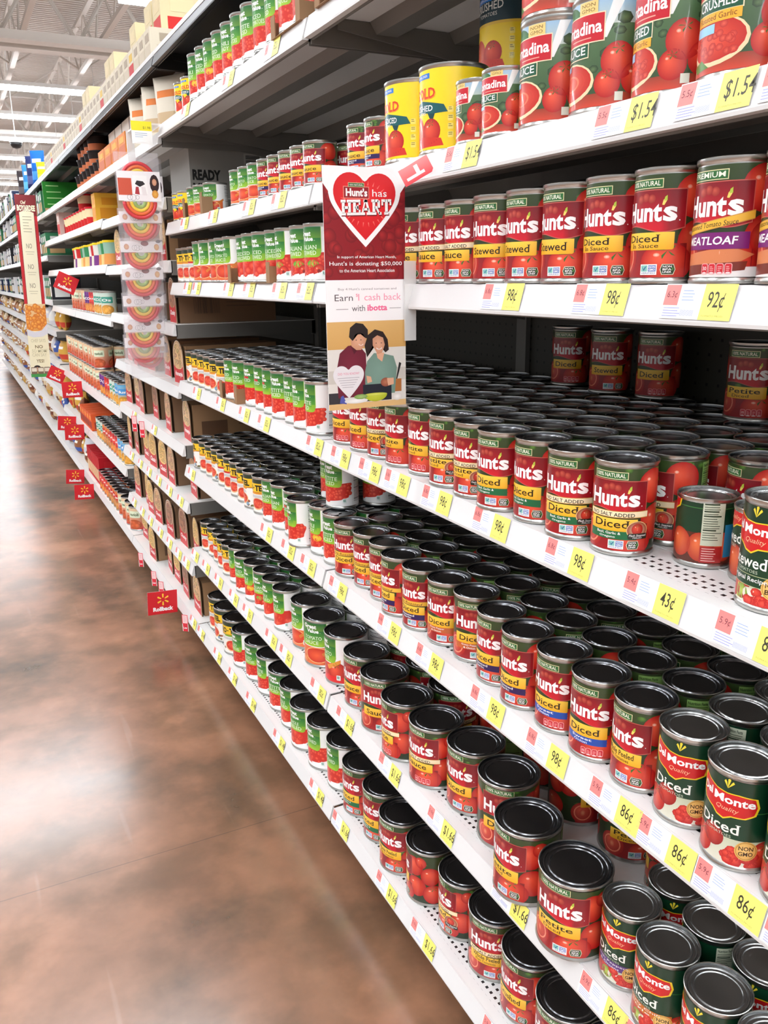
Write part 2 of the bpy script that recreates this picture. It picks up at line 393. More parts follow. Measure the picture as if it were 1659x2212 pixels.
    if premium:
        A.rect(-36, 25, 36, 40, (122, 28, 112), 4); A.text('MEATLOAF', -32, 29, 58, 7.5, WHITE, 5, .02, .1)
        A.poly([(-40, 8), (30, 14), (42, 20), (20, 27), (-38, 20)], (214, 130, 84), 2.4); A.poly([(-42, 0), (34, 6), (36, 14), (-40, 10)], (120, 44, 30), 2.5)
        A.rect(-60, 0, 62, 9, (236, 232, 230), 2.2); A.tomato(52, 34, 16, 3)
    else:
        A.rrect(-34*k, yb, 27*k, y, 2, (238, 174, 30), 4, (248, 206, 74), corners=(0, 1, 0, 0)); 
        if len(sub) == 1: A.text(sub[0], -26*k, yb+4*k, min(44, 8.5*len(sub[0]))*k, 9.2*k, INK, 5, .01, serif=.9)
        else:
            A.text(sub[0], -28*k, yb+7.5*k, min(46, 8*len(sub[0]))*k, 7.2*k, INK, 5, .01, serif=.9); A.text(sub[1], -22*k, yb+2*k, min(34, 5*len(sub[1]))*k, 4.2*k, INK, 5, serif=.8)
        if ban:
            c, l1, l2 = ban
            A.rrect(-34*k, yb-10*k, 27*k, yb, 5, c, 4.1, corners=(0, 0, 0, 0)); A.text(l1, -22*k, yb-4.6*k, 30*k, 3.6*k, WHITE, 5, .01); A.text(l2, -18*k, yb-9*k, 20*k, 3.4*k, WHITE, 5, .01)
    if flash:
        A.disc(27*k, 26*k, 13*k, 11*k, (250, 230, 190), (226, 190, 130), 6.2); A.disc(27*k, 26*k, 12*k, 10*k, (240, 210, 170), (150, 60, 40), 6.5)
        A.tomato(27*k, 27*k, 7*k, 7, leaf=True); A.rrect(16*k, 15*k, 40*k, 22*k, 2, (36, 40, 30), 7.6); A.text('Flash Steamed', 17.5*k, 18.3*k, 21*k, 2.6*k, WHITE, 8.2, .01, .2); A.text('PEELED', 22*k, 15.8*k, 11*k, 1.8*k, WHITE, 8.2)
    if badge == 'gmo': nongmo(A, -6*k, 2.5, .95*k); nonbpa(A, 15*k, 2.5, .95*k)
    elif badge == 'icons': icons(A, -6*k, 2.5, .9*k, '30' if premium else '35')
    return A
def greatvalue(l1, l2=None, kind='dice', accent=None, big=False):
    A = Art(); k = 1.12 if big else 1.0; H = 106 if big else 99; W = 330 if big else 240
    A.rect(-W/2, 0, W/2, H, (244, 244, 242), 0)
    r = random.Random(l1+kind)
    # photo of tomatoes
    if kind == 'sauce':
        A.rect(-52*k, 0, 44*k, 40*k, (226, 110, 60), 1); A.disc(4, 22*k, 30*k, 17*k, (236, 96, 58), (196, 44, 30), 1.4); A.ring(4, 22*k, 28*k, 31*k, (248, 180, 120), 1.6, 26, ys=.58)
        A.poly([(14*k, 26*k), (46*k, 48*k), (48*k, 42*k), (18*k, 20*k)], (214, 126, 54), 1.8); A.disc(-34, 10, 14, 10, (236, 150, 70), (206, 90, 40), 1.3)
    elif kind == 'tomato':
        A.rect(-52*k, 0, 44*k, 40*k, (214, 60, 40), 1); A.tomato(26*k, 24*k, 22*k, 1.3, leaf=True); A.tomato(-20*k, 18*k, 24*k, 1.4); A.rect(-52*k, 0, 44*k, 13*k, (222, 30, 34), 1.9)
        A.poly([(0, 34*k), (36*k, 52*k), (36*k, 44*k), (6*k, 26*k)], (226, 150, 60), 1.7)
    else:
        A.poly([(-52*k, 4), (38*k, 16*k), (48*k, 40*k), (40*k, 52*k), (-52*k, 46*k)], (206, 44, 32), 1)
        for i in range(64 if kind != 'whole' else 14):
            q = r.uniform(3, 6) if kind != 'whole' else r.uniform(9, 15)
            x = r.uniform(-50, 44)*k; y = (r.uniform(14, 49) if x > 0 else r.uniform(7, 44))*k
            A.disc(x, y, q, q*r.uniform(.7, 1), (246, 106, 76), (206, 38, 30), 1.2+.01*i, 7 if kind != 'whole' else 14, (-.2, .3))
        if kind == 'stew': A.disc(6*k, 30*k, 14*k, 7*k, (150, 206, 70), (90, 160, 50), 1.8, 9); A.tomato(20*k, 16*k, 13*k, 1.9); A.disc(20*k, 16*k, 4, 4, (120, 30, 26), (170, 40, 30), 2.3, 10)
        if kind == 'chili': A.disc(14*k, 34*k, 14*k, 8*k, (238, 200, 70), (226, 170, 40), 1.8, 9)
    A.poly([(-52*k, 0), (-52*k, 6*k), (0, 7*k), (48*k, 22*k), (48*k, 0)], (248, 248, 246), 2.5) if kind not in ('sauce', 'tomato') else None
    # green panel
    A.rrect(-50*k, 42*k, 25*k, H, 9*k, (150, 196, 50), 3, (22, 100, 48), 5, (0, 1, 0, 0)); A.rect(-50*k, 58*k, 25*k, 78*k, (84, 156, 52), 3.3, (30, 112, 50)); A.rect(-50*k, 44*k, 16*k, 58*k, (160, 204, 54), 3.2, (84, 156, 52))
    A.rect(25*k, 52*k, 26*k, H, (160, 200, 70), 3)
    A.text('Great', -30*k, 82*k, 34*k, 9.5*k, WHITE, 4.5, .035); A.text('Value', -21*k, 72.5*k, 30*k, 8.5*k, WHITE, 4.5, .035); A.text('..', 11*k, 73*k, 2.4, 1, WHITE, 4.5)
    if accent: A.rrect(-30*k, 65.5*k, 2*k, 70.5*k, 1.4, accent, 4.4)
    A.text(l1, -28*k, 57*k, min(44, 7.2*len(l1))*k, 8*k, (240, 250, 230), 4.5, .0, serif=.7)
    if l2: A.text(l2, -28*k, 46.5*k, min(44, 7.2*len(l2))*k, 8*k, (240, 250, 230), 4.5, .0, serif=.7)
    A.rrect(26*k, 6*k, 35*k, 17*k, 1.5, (232, 240, 236), 4); A.text('RR', 27.6*k, 9*k, 5.6*k, 6*k, (30, 130, 110), 4.6, .03)
    facts(A, 52*k, 92*k, 4, H-3, (246, 246, 244), (40, 42, 44), 2); A.rect(53*k, 14*k, 90*k, 15.6*k, (20, 20, 20), 4); A.rect(94*k, 20, 112*k, 50, (70, 70, 72), 2.2)
    return A
def rotel(hot=None, big=False):
    A = Art(); k = 1.2 if big else 1.0; H = 106 if big else 88; W = 330 if big else 216
    A.rect(-W/2, 0, W/2, H, (238, 236, 230), 0); A.rect(-W/2, .86*H, W/2, H, (44, 58, 44), 1)
    A.rect(-W/2, .62*H, W/2, .88*H, (240, 196, 40), 1.3); A.rect(-W/2, .585*H, W/2, .62*H, (190, 120, 30), 1.4)
    A.text('RO', -33*k, .65*H, 22*k, .18*H, (22, 18, 14), 3, .05); A.rect(-9*k, .725*H, -4*k, .755*H, (22, 18, 14), 3); A.text('TEL', -1*k, .65*H, 32*k, .18*H, (22, 18, 14), 3, .05)
    for x in (-20*k, 2*k): A.rect(x-.0, .65*H, x+.01, .66*H, (22, 18, 14), 3)
    A.rrect(-20*k, .55*H, 22*k, .60*H, 2, hot or (226, 150, 50), 3); fine(A, -28*k, .5*H, 52*k, 3, 2.6, (120, 130, 150), 2, 5)
    r = random.Random(3)
    for i in range(30): A.disc(r.uniform(-W/2, W/2), r.uniform(1, 16*k), r.uniform(4, 7), r.uniform(3, 5), r.choice([(150, 150, 80), (190, 110, 80), (110, 124, 60), (214, 170, 120)]), (110, 70, 46), 1.2+i*.01, 7)
    for cx in (4*k, -62*k, 66*k):
        A.disc(cx, 22*k, 21*k, 16*k, (250, 214, 160), (236, 176, 120), 2); A.disc(cx, 23*k, 18*k, 13.5*k, (236, 92, 66), (196, 40, 34), 2.4)
        for i in range(9): A.disc(cx+r.uniform(-12, 12)*k, 23*k+r.uniform(-9, 8)*k, 4, 3, (246, 130, 96), (212, 60, 44), 2.6+i*.02, 7)
    A.disc(22*k, 8*k, 5, 5, (150, 176, 196), (100, 140, 170), 3.4, 12); A.rect(-58*k, .2*H, -44*k, .62*H, (232, 232, 232), 3); fine(A, -57*k, .58*H, 12*k, 12, 2.4, (90, 90, 96), 3.5, 8)
    return A
def delmonte(word, sub=None, subcol=None, picture='dice', second=None):
    A = Art(); H = 101; W = 240
    A.rect(-W/2, 0, W/2, H, (12, 62, 38), 0, (8, 50, 30)); A.rect(-W/2, 64, W/2, 65, (60, 120, 60), .6)
    sh = [(-36, 86), (-34, 92), (-24, 88), (-12, 84), (0, 83), (12, 84), (30, 82), (33, 72), (30, 62), (20, 57), (6, 56), (-2, 51), (-10, 53), (-16, 58), (-30, 62), (-36, 70)]
    A.poly(sh, (244, 206, 40), 2); A.poly([(x*.93-.1, (y-71)*.91+71) for x, y in sh], (206, 26, 30), 2.6)
    for dx, a in ((-3, 97), (1, 100), (5, 97)): A.poly([(0, 88), (dx-1.5, a-2), (dx, a), (dx+1.5, a-2)], (238, 214, 60), 2.2)
    A.text('Del', -32, 72, 14.5, 9.5, WHITE, 4, .03); A.text('Monte', -14.5, 70.5, 43, 9.5, WHITE, 4, .03); A.text('Quality', -11, 60.5, 24, 6.5, (255, 190, 150), 4, 0, .3)
    A.text(word, -30, 37, min(46, 9*len(word)), 12, (244, 246, 238), 4, .014, serif=.9); A.text('TOMATOES', -22, 32, 30, 3.2, (200, 214, 190), 4)
    y0 = 31
    if second: A.rrect(-34, 18, 30, 30, 2, (190, 200, 150), 1.8); A.rrect(-33.4, 18.6, 29.4, 29.4, 2, (14, 60, 36), 2.3); A.text(second, -30, 22, 48, 6, WHITE, 4, .01); y0 = 18
    if sub: A.rect(-38, 20, 34, 31, subcol, 1.8); A.text(sub[0], -30, 26, 50, 4, WHITE, 3); A.text(sub[1], -24, 21.4, 32, 3.8, WHITE, 3); y0 = 20
    r = random.Random(word+str(sub)+str(second))
    if picture == 'whole':
        A.rect(-W/2, 0, W/2, 36, (90, 40, 26), 1)
        for i in range(8): A.tomato(-96+i*26, 19+r.uniform(-2, 3), 15, 1.4+i*.02, (240, 120, 70), (176, 50, 30), True, False, 17)
    else:
        A.rect(-W/2, 0, W/2, y0, (226, 224, 206), 1, (196, 204, 176))
        for b in (-74, -2, 70):
            A.tomato(b-27, 15, 16, 1.4, leaf=True); A.tomato(b-10, y0-3, 13, 1.35, (214, 70, 54), (150, 28, 30), False)
            if sub or second:
                A.disc(b-8, 10, 9, 8, (190, 206, 90), (120, 150, 50), 1.5, 9); A.disc(b+2, 10, 8, 7, (244, 240, 226), (216, 210, 190), 1.55, 9)
                if second: A.rect(b-16, 2, b-6, y0-1, (206, 214, 60), 1.45)
            for i in range(26): A.disc(b+20+r.uniform(-19, 19), 10+r.uniform(-9, 9), 6, 5, (232, 84, 66), (186, 28, 30), 1.6+i*.02, 8, (-.2, .3))
    if not picture == 'whole':
        A.disc(24, 20, 11.5, 11.5, (246, 208, 130), (228, 180, 92), 3); A.ring(24, 20, 9.8, 10.3, (150, 100, 40), 3.5); A.text('NON', 16.5, 20.5, 14.5, 5, (70, 46, 20), 4, .02); A.text('BPA' if second else 'GMO', 16.5, 14, 14.5, 5, (70, 46, 20), 4, .02)
    facts(A, 60, 84, 22, H-4, (206, 214, 190), (40, 60, 40), 3); A.rect(60, 2, 84, 21, (176, 40, 40), 3); fine(A, 62, 18, 20, 6, 2.8, (244, 200, 190), 3.6, 4)
    A.rect(86, 8, 98, 46, (40, 140, 190), 3)
    return A
def contadina(word, sub=None, big=True, sauce=True):
    A = Art(); H = 108 if big else 74; W = 330 if big else 240; k = 1.1 if big else .78
    A.rect(-W/2, 0, W/2, .74*H, (44, 70, 40), 0, (84, 116, 76)); A.rect(-W/2, .74*H, W/2, H, (190, 206, 196), 0, (150, 190, 224))
    r = random.Random(word+str(big))
    for i in range(40): A.disc(r.uniform(-W/2, W/2), r.uniform(.3*H, .8*H), r.uniform(5, 10), r.uniform(4, 7), (92, 120, 76), (38, 62, 38), .4+.01*i, 7)
    A.disc(-16*k, .8*H, 22*k, 16*k, (60, 130, 60), (36, 96, 44), 1)
    A.poly([(40*k, H), (52*k, H), (34*k, .62*H), (28*k, .62*H)], (240, 242, 240), 1.1)
    A.rect(-W/2, 0, W/2, .12*H, (206, 70, 50), 1, (150, 60, 40))
    for x, y, q in ((46, 40, 17), (64, 24, 15), (36, 20, 13), (80, 46, 14), (-62, 34, 18), (-80, 20, 16), (100, 24, 16)): A.tomato(x*k, y*k, q*k, 1.5, leaf=True)
    A.disc(-10*k, 24*k, 33*k, 19*k, (244, 226, 190), (236, 214, 170), 2); A.disc(-10*k, 25*k, 30*k, 16.5*k, (230, 88, 62), (190, 40, 32), 2.4)
    if sauce: A.ring(-10*k, 25*k, 12*k, 15*k, (240, 120, 90), 2.8, 20, ys=.5); A.ring(-10*k, 25*k, 21*k, 23*k, (206, 60, 46), 2.7, 20, ys=.5)
    else:
        for i in range(34): A.disc(-10*k+r.uniform(-24, 24)*k, 25*k+r.uniform(-11, 11)*k, 4*k, 3*k, (226, 96, 74), (184, 44, 40), 2.6+i*.01, 7)
    A.poly([(-38*k, 8*k), (-30*k, 3*k), (-12*k, 5*k), (-22*k, 12*k)], (80, 130, 50), 2.9)
    A.rect(-40*k, 58*k, 32*k, 84*k, (244, 226, 190), 4); A.rect(-39*k, 59*k, 31*k, 83*k, (196, 22, 40), 4.5)
    A.text('Contadina', -37*k, 66*k, 66*k, 12*k, WHITE, 5.2, .025); A.rect(-10*k, 62*k, 18*k, 63*k, (240, 170, 150), 5)
    A.rect(-34*k, 45*k, 16*k, 58*k, (244, 226, 190), 4.1); A.rect(-33*k, 46*k, 15*k, 57.6*k, (24, 84, 56), 4.6); A.text(word, -30*k, 48.5*k, 42*k, 7.5*k, WHITE, 5.2, .012, serif=.9)
    if sub: A.rect(-33*k, 38*k, 15*k, 45.6*k, (240, 176, 50), 4.6); A.text(sub, -29*k, 40*k, 40*k, 4.4*k, (120, 60, 20), 5.2)
    A.rect(-30*k, 37*k, -12*k, 42*k, (150, 206, 240), 5.6) if sauce else A.rect(-32*k, 30*k, -8*k, 37*k, (150, 206, 240), 5.6)
    A.rect(2*k, 84*k, 24*k, 95*k, (238, 206, 130), 4.8)
    for i, t in enumerate(('NON', 'GMO')): A.text(t, 5*k, (90-i*4.6)*k, 16*k, 3.2*k, (120, 90, 30), 5.4)
    A.rect(44*k, 4*k, 52*k, 12*k, (226, 230, 214), 4)
    facts(A, 108*k if big else 84*k, 130*k if big else 104*k, 4, H-4, (70, 74, 50), (200, 196, 150), 4)
    return A
def goldcan(word, second=None, dark=False):
    A = Art(); H = 108; W = 330
    A.rect(-W/2, 0, W/2, H, (252, 214, 12), 0, (252, 220, 30))
    if dark: A.rect(-W/2, 66, W/2, H, (18, 52, 62), 1); A.rect(-W/2, 62, W/2, 66, (240, 200, 60), 1)
    A.rect(-38, 94, 6, 101, (40, 120, 206), 2); A.text('NON BPA LINER', -34, 96, 36, 3.2, WHITE, 3)
    if not dark: A.text('GOLD', -34, 68, 50, 14, (222, 60, 30), 3.4, .02, serif=1); A.text('GOLD', -33, 67, 50, 14, (250, 150, 50), 3, .04)
    else: A.text(word, -36, 82, 62, 11, (232, 236, 230), 3, .01); A.text('TOMATOES', -24, 74, 40, 5, (232, 236, 230), 3)
    if not dark:
        A.poly([(-52, 60), (-10, 66), (30, 58), (36, 48), (14, 47), (-12, 50), (-52, 44)], (18, 88, 92), 2.4); A.poly([(2, 49), (16, 47), (12, 38), (6, 42)], (10, 64, 70), 2.3)
        A.text(word, -44, 54, 56, 8, WHITE, 3.2, .012, 0, -.06); A.text('TOMATOES', -36, 48.6, 34, 3.6, WHITE, 3.2, 0, 0, -.05)
    A.tomato(8, 24, 17, 2.2, leaf=True); A.tomato(-22, 26, 16, 2.1, (240, 110, 60), (206, 50, 30), True, False, 20); A.poly([(-60, 2), (30, 4), (26, 14), (-10, 18), (-60, 16)], (206, 50, 34), 2.5)
    for i in range(4): A.rrect(36, 14+i*11, 44, 22+i*11, 1.5, (250, 228, 110), 2); fine(A, 37, 20+i*11, 6, 2, 2.4, (120, 100, 30), 2.6, i)
    A.tomato(96, 30, 18, 2); A.tomato(-96, 30, 18, 2); facts(A, 110, 140, 6, H-4, (70, 60, 20), (236, 206, 90), 3)
    return A
def pastacan(base, top, accent, food, word='', lid=None, H=99, W=240, k=1.0):
    A = Art(); r = random.Random(str(base)+word)
    A.rect(-W/2, 0, W/2, H, base, 0, top)
    for b in (-88, 0, 88):
        A.disc(b, .22*H, 36, .22*H, food, tuple(int(c*.82) for c in food), 1)
        for i in range(14): A.ring(b+r.uniform(-26, 26), .22*H+r.uniform(-14, 12), 2.6, 4.8, tuple(min(255, c+16) for c in food), 1.4+.02*i, 8)
        A.rrect(b-32, .52*H, b+32, .82*H, 5, accent, 2)
        if word: A.text(word, b-24, .6*H, 48, .13*H, WHITE if sum(accent) < 500 else (60, 90, 40), 3, .03)
    return A

LABEL_DEFS = {}
def LD(k, art, size): LABEL_DEFS[k] = (art, size)
FG = ((20, 104, 62), 'Basil, Garlic &', 'Oregano'); FN = ((44, 24, 84), 'Roasted', 'Garlic'); FB = ((24, 78, 172), 'Sweet', 'Onion'); FO = ((196, 96, 48), 'Green Pepper', '& Onion')
LD('h_basil', lambda: hunts(('Diced',), None, FG), 'M'); LD('h_nsbasil', lambda: hunts(('Diced',), 'NO SALT ADDED', FG, flash=True), 'M')
LD('h_petite', lambda: hunts(('Petite', 'Diced'), None, None, 'icons'), 'M'); LD('h_nspetite', lambda: hunts(('Petite', 'Diced'), 'NO SALT ADDED', None, flash=True), 'M')
LD('h_diced', lambda: hunts(('Diced',), None, None, 'icons'), 'M'); LD('h_nsdiced', lambda: hunts(('Diced',), 'NO SALT ADDED', None, flash=True), 'M')
LD('h_fire', lambda: hunts(('Diced',), None, None, fire=True), 'M'); LD('h_firegarlic', lambda: hunts(('Diced',), None, FN, fire=True), 'M')
LD('h_garlic', lambda: hunts(('Diced',), None, FN), 'M'); LD('h_onion', lambda: hunts(('Diced',), None, FB, 'icons'), 'M'); LD('h_pepper', lambda: hunts(('Diced',), None, FO), 'M')
LD('h_whole', lambda: hunts(('Whole Peeled', 'Plum Tomatoes')), 'M'); LD('h_stew', lambda: hunts(('Stewed',)), 'M'); LD('h_insauce', lambda: hunts(('Diced', 'In Sauce')), 'M')
LD('h_nssauce', lambda: hunts(('Sauce',), 'NO SALT ADDED'), 'M'); LD('h_meat', lambda: hunts(('',), None, None, 'icons', premium=True), 'M')
LD('hb_sauce', lambda: hunts(('Sauce',), big=True), 'B'); LD('hb_nssauce', lambda: hunts(('Sauce',), 'NO SALT ADDED', None, 'icons', big=True), 'B'); LD('hb_diced', lambda: hunts(('Diced',), big=True), 'B')
LD('hb_petite', lambda: hunts(('Petite', 'Diced'), big=True), 'B'); LD('hb_flash', lambda: hunts(('Diced',), None, None, 'gmo', True, True), 'B'); LD('hb_basil', lambda: hunts(('Diced',), None, FG, big=True), 'B')
LD('hb_whole', lambda: hunts(('Whole Peeled', 'Plum Tomatoes'), big=True), 'B'); LD('hb_nswhole', lambda: hunts(('Whole Peeled', 'Plum Tomatoes'), 'NO SALT ADDED', big=True), 'B'); LD('hb_crush', lambda: hunts(('Crushed',), big=True), 'B'); LD('hb_nsflash', lambda: hunts(('Diced',), 'NO SALT ADDED', None, 'gmo', True, True), 'B')
LD('h8', lambda: hunts(('Sauce',), None), 'M'); LD('h8g', lambda: hunts(('Sauce',), None, FN), 'M')
LD('g_dice', lambda: greatvalue('DICED', 'TOMATOES'), 'M'); LD('g_petite', lambda: greatvalue('PETITE', 'DICED'), 'M'); LD('g_nsdice', lambda: greatvalue('DICED', None, 'dice', (206, 40, 44)), 'M')
LD('g_stew', lambda: greatvalue('ITALIAN', 'STEWED', 'stew'), 'M'); LD('g_slice', lambda: greatvalue('SLICED', 'STEWED', 'whole'), 'M'); LD('g_sauce', lambda: greatvalue('TOMATO', 'SAUCE', 'sauce'), 'M')
LD('g_italian', lambda: greatvalue('ITALIAN', 'DICED'), 'M'); LD('g_chili', lambda: greatvalue('CHILI', 'READY', 'chili'), 'M'); LD('g_whole', lambda: greatvalue('WHOLE', 'PEELED', 'whole'), 'M'); LD('g_paste', lambda: greatvalue('TOMATO', 'PASTE', 'tomato'), 'M')
LD('gb_sauce', lambda: greatvalue('TOMATO', 'SAUCE', 'sauce', None, True), 'B'); LD('gb_puree', lambda: greatvalue('TOMATO', 'PUREE', 'tomato', None, True), 'B'); LD('gb_dice', lambda: greatvalue('DICED', 'TOMATOES', 'dice', None, True), 'B')
LD('gb_petite', lambda: greatvalue('PETITE', 'DICED', 'dice', None, True), 'B'); LD('gb_whole', lambda: greatvalue('WHOLE', 'PEELED', 'whole', None, True), 'B'); LD('gb_crush', lambda: greatvalue('CRUSHED', None, 'dice', None, True), 'B')
LD('r', lambda: rotel(), 'R'); LD('r_mild', lambda: rotel((206, 40, 44)), 'R'); LD('r_lime', lambda: rotel((120, 170, 50)), 'R'); LD('rb', lambda: rotel(None, True), 'B'); LD('rb_lime', lambda: rotel((120, 170, 50), True), 'B')
LD('d_dice', lambda: delmonte('Diced'), 'M'); LD('d_pep', lambda: delmonte('Diced', ('with Peppers', '& Onions'), (92, 56, 130)), 'M'); LD('d_chili', lambda: delmonte('Diced', ('Zesty Chili', 'Style'), (200, 110, 40)), 'M')
LD('d_stew', lambda: delmonte('Stewed', None, None, 'dice', 'Original Recipe'), 'M'); LD('d_small', lambda: delmonte('Stewed', None, None, 'whole'), 'S')
LD('c_sauce', lambda: contadina('SAUCE'), 'C'); LD('c_crush', lambda: contadina('CRUSHED', 'Roasted Garlic', True, False), 'C'); LD('c_small', lambda: contadina('SAUCE', None, False), 'S')
LD('y_crush', lambda: goldcan('CRUSHED'), 'B'); LD('y_dice', lambda: goldcan('PETITE DICED'), 'B'); LD('y_dark', lambda: goldcan('CRUSHED', None, True), 'B')
LD('y_small', lambda: goldcan('DICED'), 'S')
LD('p_purple', lambda: pastacan((106, 40, 130), (110, 44, 140), (90, 30, 120), (240, 150, 60), 'Os'), 'M'); LD('p_red', lambda: pastacan((206, 40, 40), (196, 30, 40), (226, 70, 60), (236, 140, 60), 'rings'), 'M')
LD('p_teal', lambda: pastacan((220, 214, 190), (206, 226, 214), (70, 160, 140), (240, 170, 70), 'Os'), 'M'); LD('p_blue', lambda: pastacan((240, 190, 70), (90, 180, 226), (70, 150, 214), (240, 170, 60), 'fun'), 'M')
LD('p_orange', lambda: pastacan((150, 100, 60), (226, 120, 60), (206, 40, 40), (220, 150, 80), 'beef'), 'M'); LD('p_cream', lambda: pastacan((206, 50, 44), (238, 214, 170), (226, 236, 206), (216, 100, 56), 'ravioli', None, 112, 330), 'B')
SHORT = ('h8', 'h8g', 'y_small', 'g8')
LD('g8', lambda: greatvalue('TOMATO', 'SAUCE', 'sauce'), 'M')
# can sizes: radius, height, label radius, label bottom, label height(mm)
SIZES = {'M': (.0381, .1127, .0368, .0065, 99), 'B': (.0516, .119, .0503, .0065, 106), 'R': (.034, .101, .0328, .006, 88), 'S': (.034, .081, .0328, .005, 71), 'C': (.047, .118, .0458, .006, 105)}
def can_meshes():
    out = {}
    for k, (R, H, rl, z0, hl) in SIZES.items():
        n = 40 if k in 'BC' else 36; rb = rl-.0004; b = MB()
        b.lathe([(R*.86, .0022), (R*.95, .0), (R*.985, .0004), (R, .0026), (R*.985, .0046), (rb, .0062), (rb, H-.0062), (R*.985, H-.0046), (R, H-.003), (R, H-.0006), (R*.985, H), (R*.965, H-.0004), (R*.955, H-.003)], n, cap0=True, cap1=False)
        l = MB(); pr = [(R*.957, H-.0012), (R*.95, H-.0042), (R*.90, H-.0045), (R*.88, H-.0032), (R*.84, H-.0031), (R*.82, H-.0043), (R*.765, H-.0044), (R*.74, H-.0030), (R*.70, H-.0029), (R*.68, H-.0040), (R*.6, H-.0041), (R*.3, H-.0040), (.0004, H-.0040)]
        l.lathe(list(reversed(pr)), n, cap0=True, cap1=False)
        t = MB(); t.box(-.004, .004, -.4*R, .1*R, H-.0034, H-.0024); t.lathe([(.008, H-.0034), (.0092, H-.0022), (.0075, H-.0022)], 14, 0, -.42*R)
        out[k] = (b.mesh('can_body_'+k, M_tin, angle=.6), l.mesh('can_lid_'+k, M_lid, angle=.7), t.mesh('pull_tab_'+k, M_lidb))
    return out
CANM = can_meshes(); LIDV = {}
def lid_mesh(k, which):
    if which == 0: return CANM[k][1]
    key = (k, which)
    if key not in LIDV:
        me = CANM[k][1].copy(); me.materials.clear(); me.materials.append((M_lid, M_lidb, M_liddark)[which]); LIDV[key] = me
    return LIDV[key]
_lab = {}
def label_mesh(key):
    if key not in _lab:
        art, size = LABEL_DEFS[key]; R, H, rl, z0, hl = SIZES[size]
        if key in SHORT:        # short cans: the same design squeezed on a small can
            R, H, rl, z0, hl = SIZES['S']
        A = art()
        if key in SHORT:
            q = 71/(108 if key == 'y_small' else 99)
            A.P = [([(x*(.74 if key == 'y_small' else .9), y*q) for x, y in v], f, c, l) for v, f, c, l in A.P]
        _lab[key] = A.cyl('label_'+key, rl, z0, hl, M_label)
    return _lab[key]
def can(name, key, x, y, z, rot, label, cat='can', group=None, lid=0, tab=False, size=None):
    k = size or ('S' if key in SHORT else LABEL_DEFS[key][1])
    o = empty(name, (x, y, z), rot); tag(o, label, cat, group)
    obj('can_body', CANM[k][0], o); obj('lid', lid_mesh(k, lid), o); obj('label', label_mesh(key), o)
    if tab: obj('pull_tab', CANM[k][2], o)
    return o
# ------------------------------------------------------------------ the building
def struct(name, me, loc=None): return tag(obj(name, me, None, loc), kind='structure')
b = MB(); b.box(-14, 8, -20, 90, -.05, 0); struct('floor', b.mesh('floor', M_floor))
b = MB(); b.box(-16, 34, -20, 90, 7.0, 7.1); struct('ceiling', b.mesh('ceiling', M_ceil))
b = MB(); b.box(-16, 34, 90, 90.2, 0, 7.0); struct('wall_far', b.mesh('wall_far', mat('far_wall', (86, 82, 78), .8)))
# open-web joists running down the store, girders across it
for i, x in enumerate((-3.06, -1.62, -.18, 1.26, 2.70, 4.14, 5.58, 7.0)):
    b = MB(); b.box(x-.05, x+.05, 2, 60, 5.78, 5.86); b.box(x-.05, x+.05, 2, 60, 6.72, 6.8)
    y = 2.0; up = True
    while y < 60: b.bar((x, y, 5.82 if up else 6.76), (x, y+1.1, 6.76 if up else 5.82), .022, 5); y += 1.1; up = not up
    tag(obj('roof_joist', b.mesh('roof_joist', M_steel)), kind='structure')
for y in (12.0, 18.9, 30.5, 42):
    b = MB()
    for yy in (y-.32, y+.32): b.box(-16, 34, yy-.16, yy+.16, 5.62, 5.78)
    b.box(-16, 34, y-.1, y+.1, 6.8, 7.0)
    for k in range(30):
        x = -15+k*1.44; b.bar((x, y, 5.75), (x+.72, y, 6.9), .04, 6); b.bar((x+.72, y, 6.9), (x+1.44, y, 5.75), .04, 6)
    tag(obj('roof_girder', b.mesh('roof_girder', M_steel)), kind='structure')
for y in (21.6, 26.0):
    b = MB()
    for k in range(7):
        x = -3.06+1.44*k; b.bar((x, y, 5.84), (x+1.44, y, 6.74), .022, 5); b.bar((x, y, 6.74), (x+1.44, y, 5.84), .022, 5)
    tag(obj('joist_bracing', b.mesh('joist_bracing', M_steel)), kind='structure')
# rows of fluorescent strips hung across the aisles
ORD = ['first', 'second', 'third', 'fourth', 'fifth', 'sixth', 'seventh', 'eighth', 'ninth', 'tenth', 'eleventh', 'twelfth', 'thirteenth', 'fourteenth', 'fifteenth', 'sixteenth', 'seventeenth', 'eighteenth', 'nineteenth', 'twentieth', 'twenty-first', 'twenty-second', 'twenty-third', 'twenty-fourth', 'twenty-fifth', 'twenty-sixth']
LY = (-12.8, -9.1, -5.4, -1.8, 1.9, 5.5, 11.0, 14.7, 22.0, 25.7, 29.6, 34.1, 38.3, 43, 48, 54, 60, 68)
for i, y in enumerate(LY):
    xa = 2.3 if y == 14.7 else -10
    t = empty('ceiling_light', (0, y, 5.45))
    tag(t, 'long fluorescent strip light, %s row from the front of the store' % ORD[i], 'light', 'fluorescent strip lights')
    b = MB(); b.box(xa, 16, -.14, .14, .05, .13)
    for x in (-9, -5, -1, 3, 7, 11, 15):
        if x > xa: b.bar((x, 0, .13), (x, 0, 1.5), .008, 5)
    obj('housing', b.mesh('housing', M_housing), t)
    b = MB()
    b.add([(xa, -.13, .05), (16, -.13, .05), (16, -.09, -.03), (xa, -.09, -.03), (xa, .09, -.03), (16, .09, -.03), (16, .13, .05), (xa, .13, .05)],
          [(0, 1, 2, 3), (3, 2, 5, 4), (4, 5, 6, 7), (0, 3, 4, 7), (1, 6, 5, 2), (0, 7, 6, 1)])
    obj('tube', b.mesh('tube', M_tube), t)
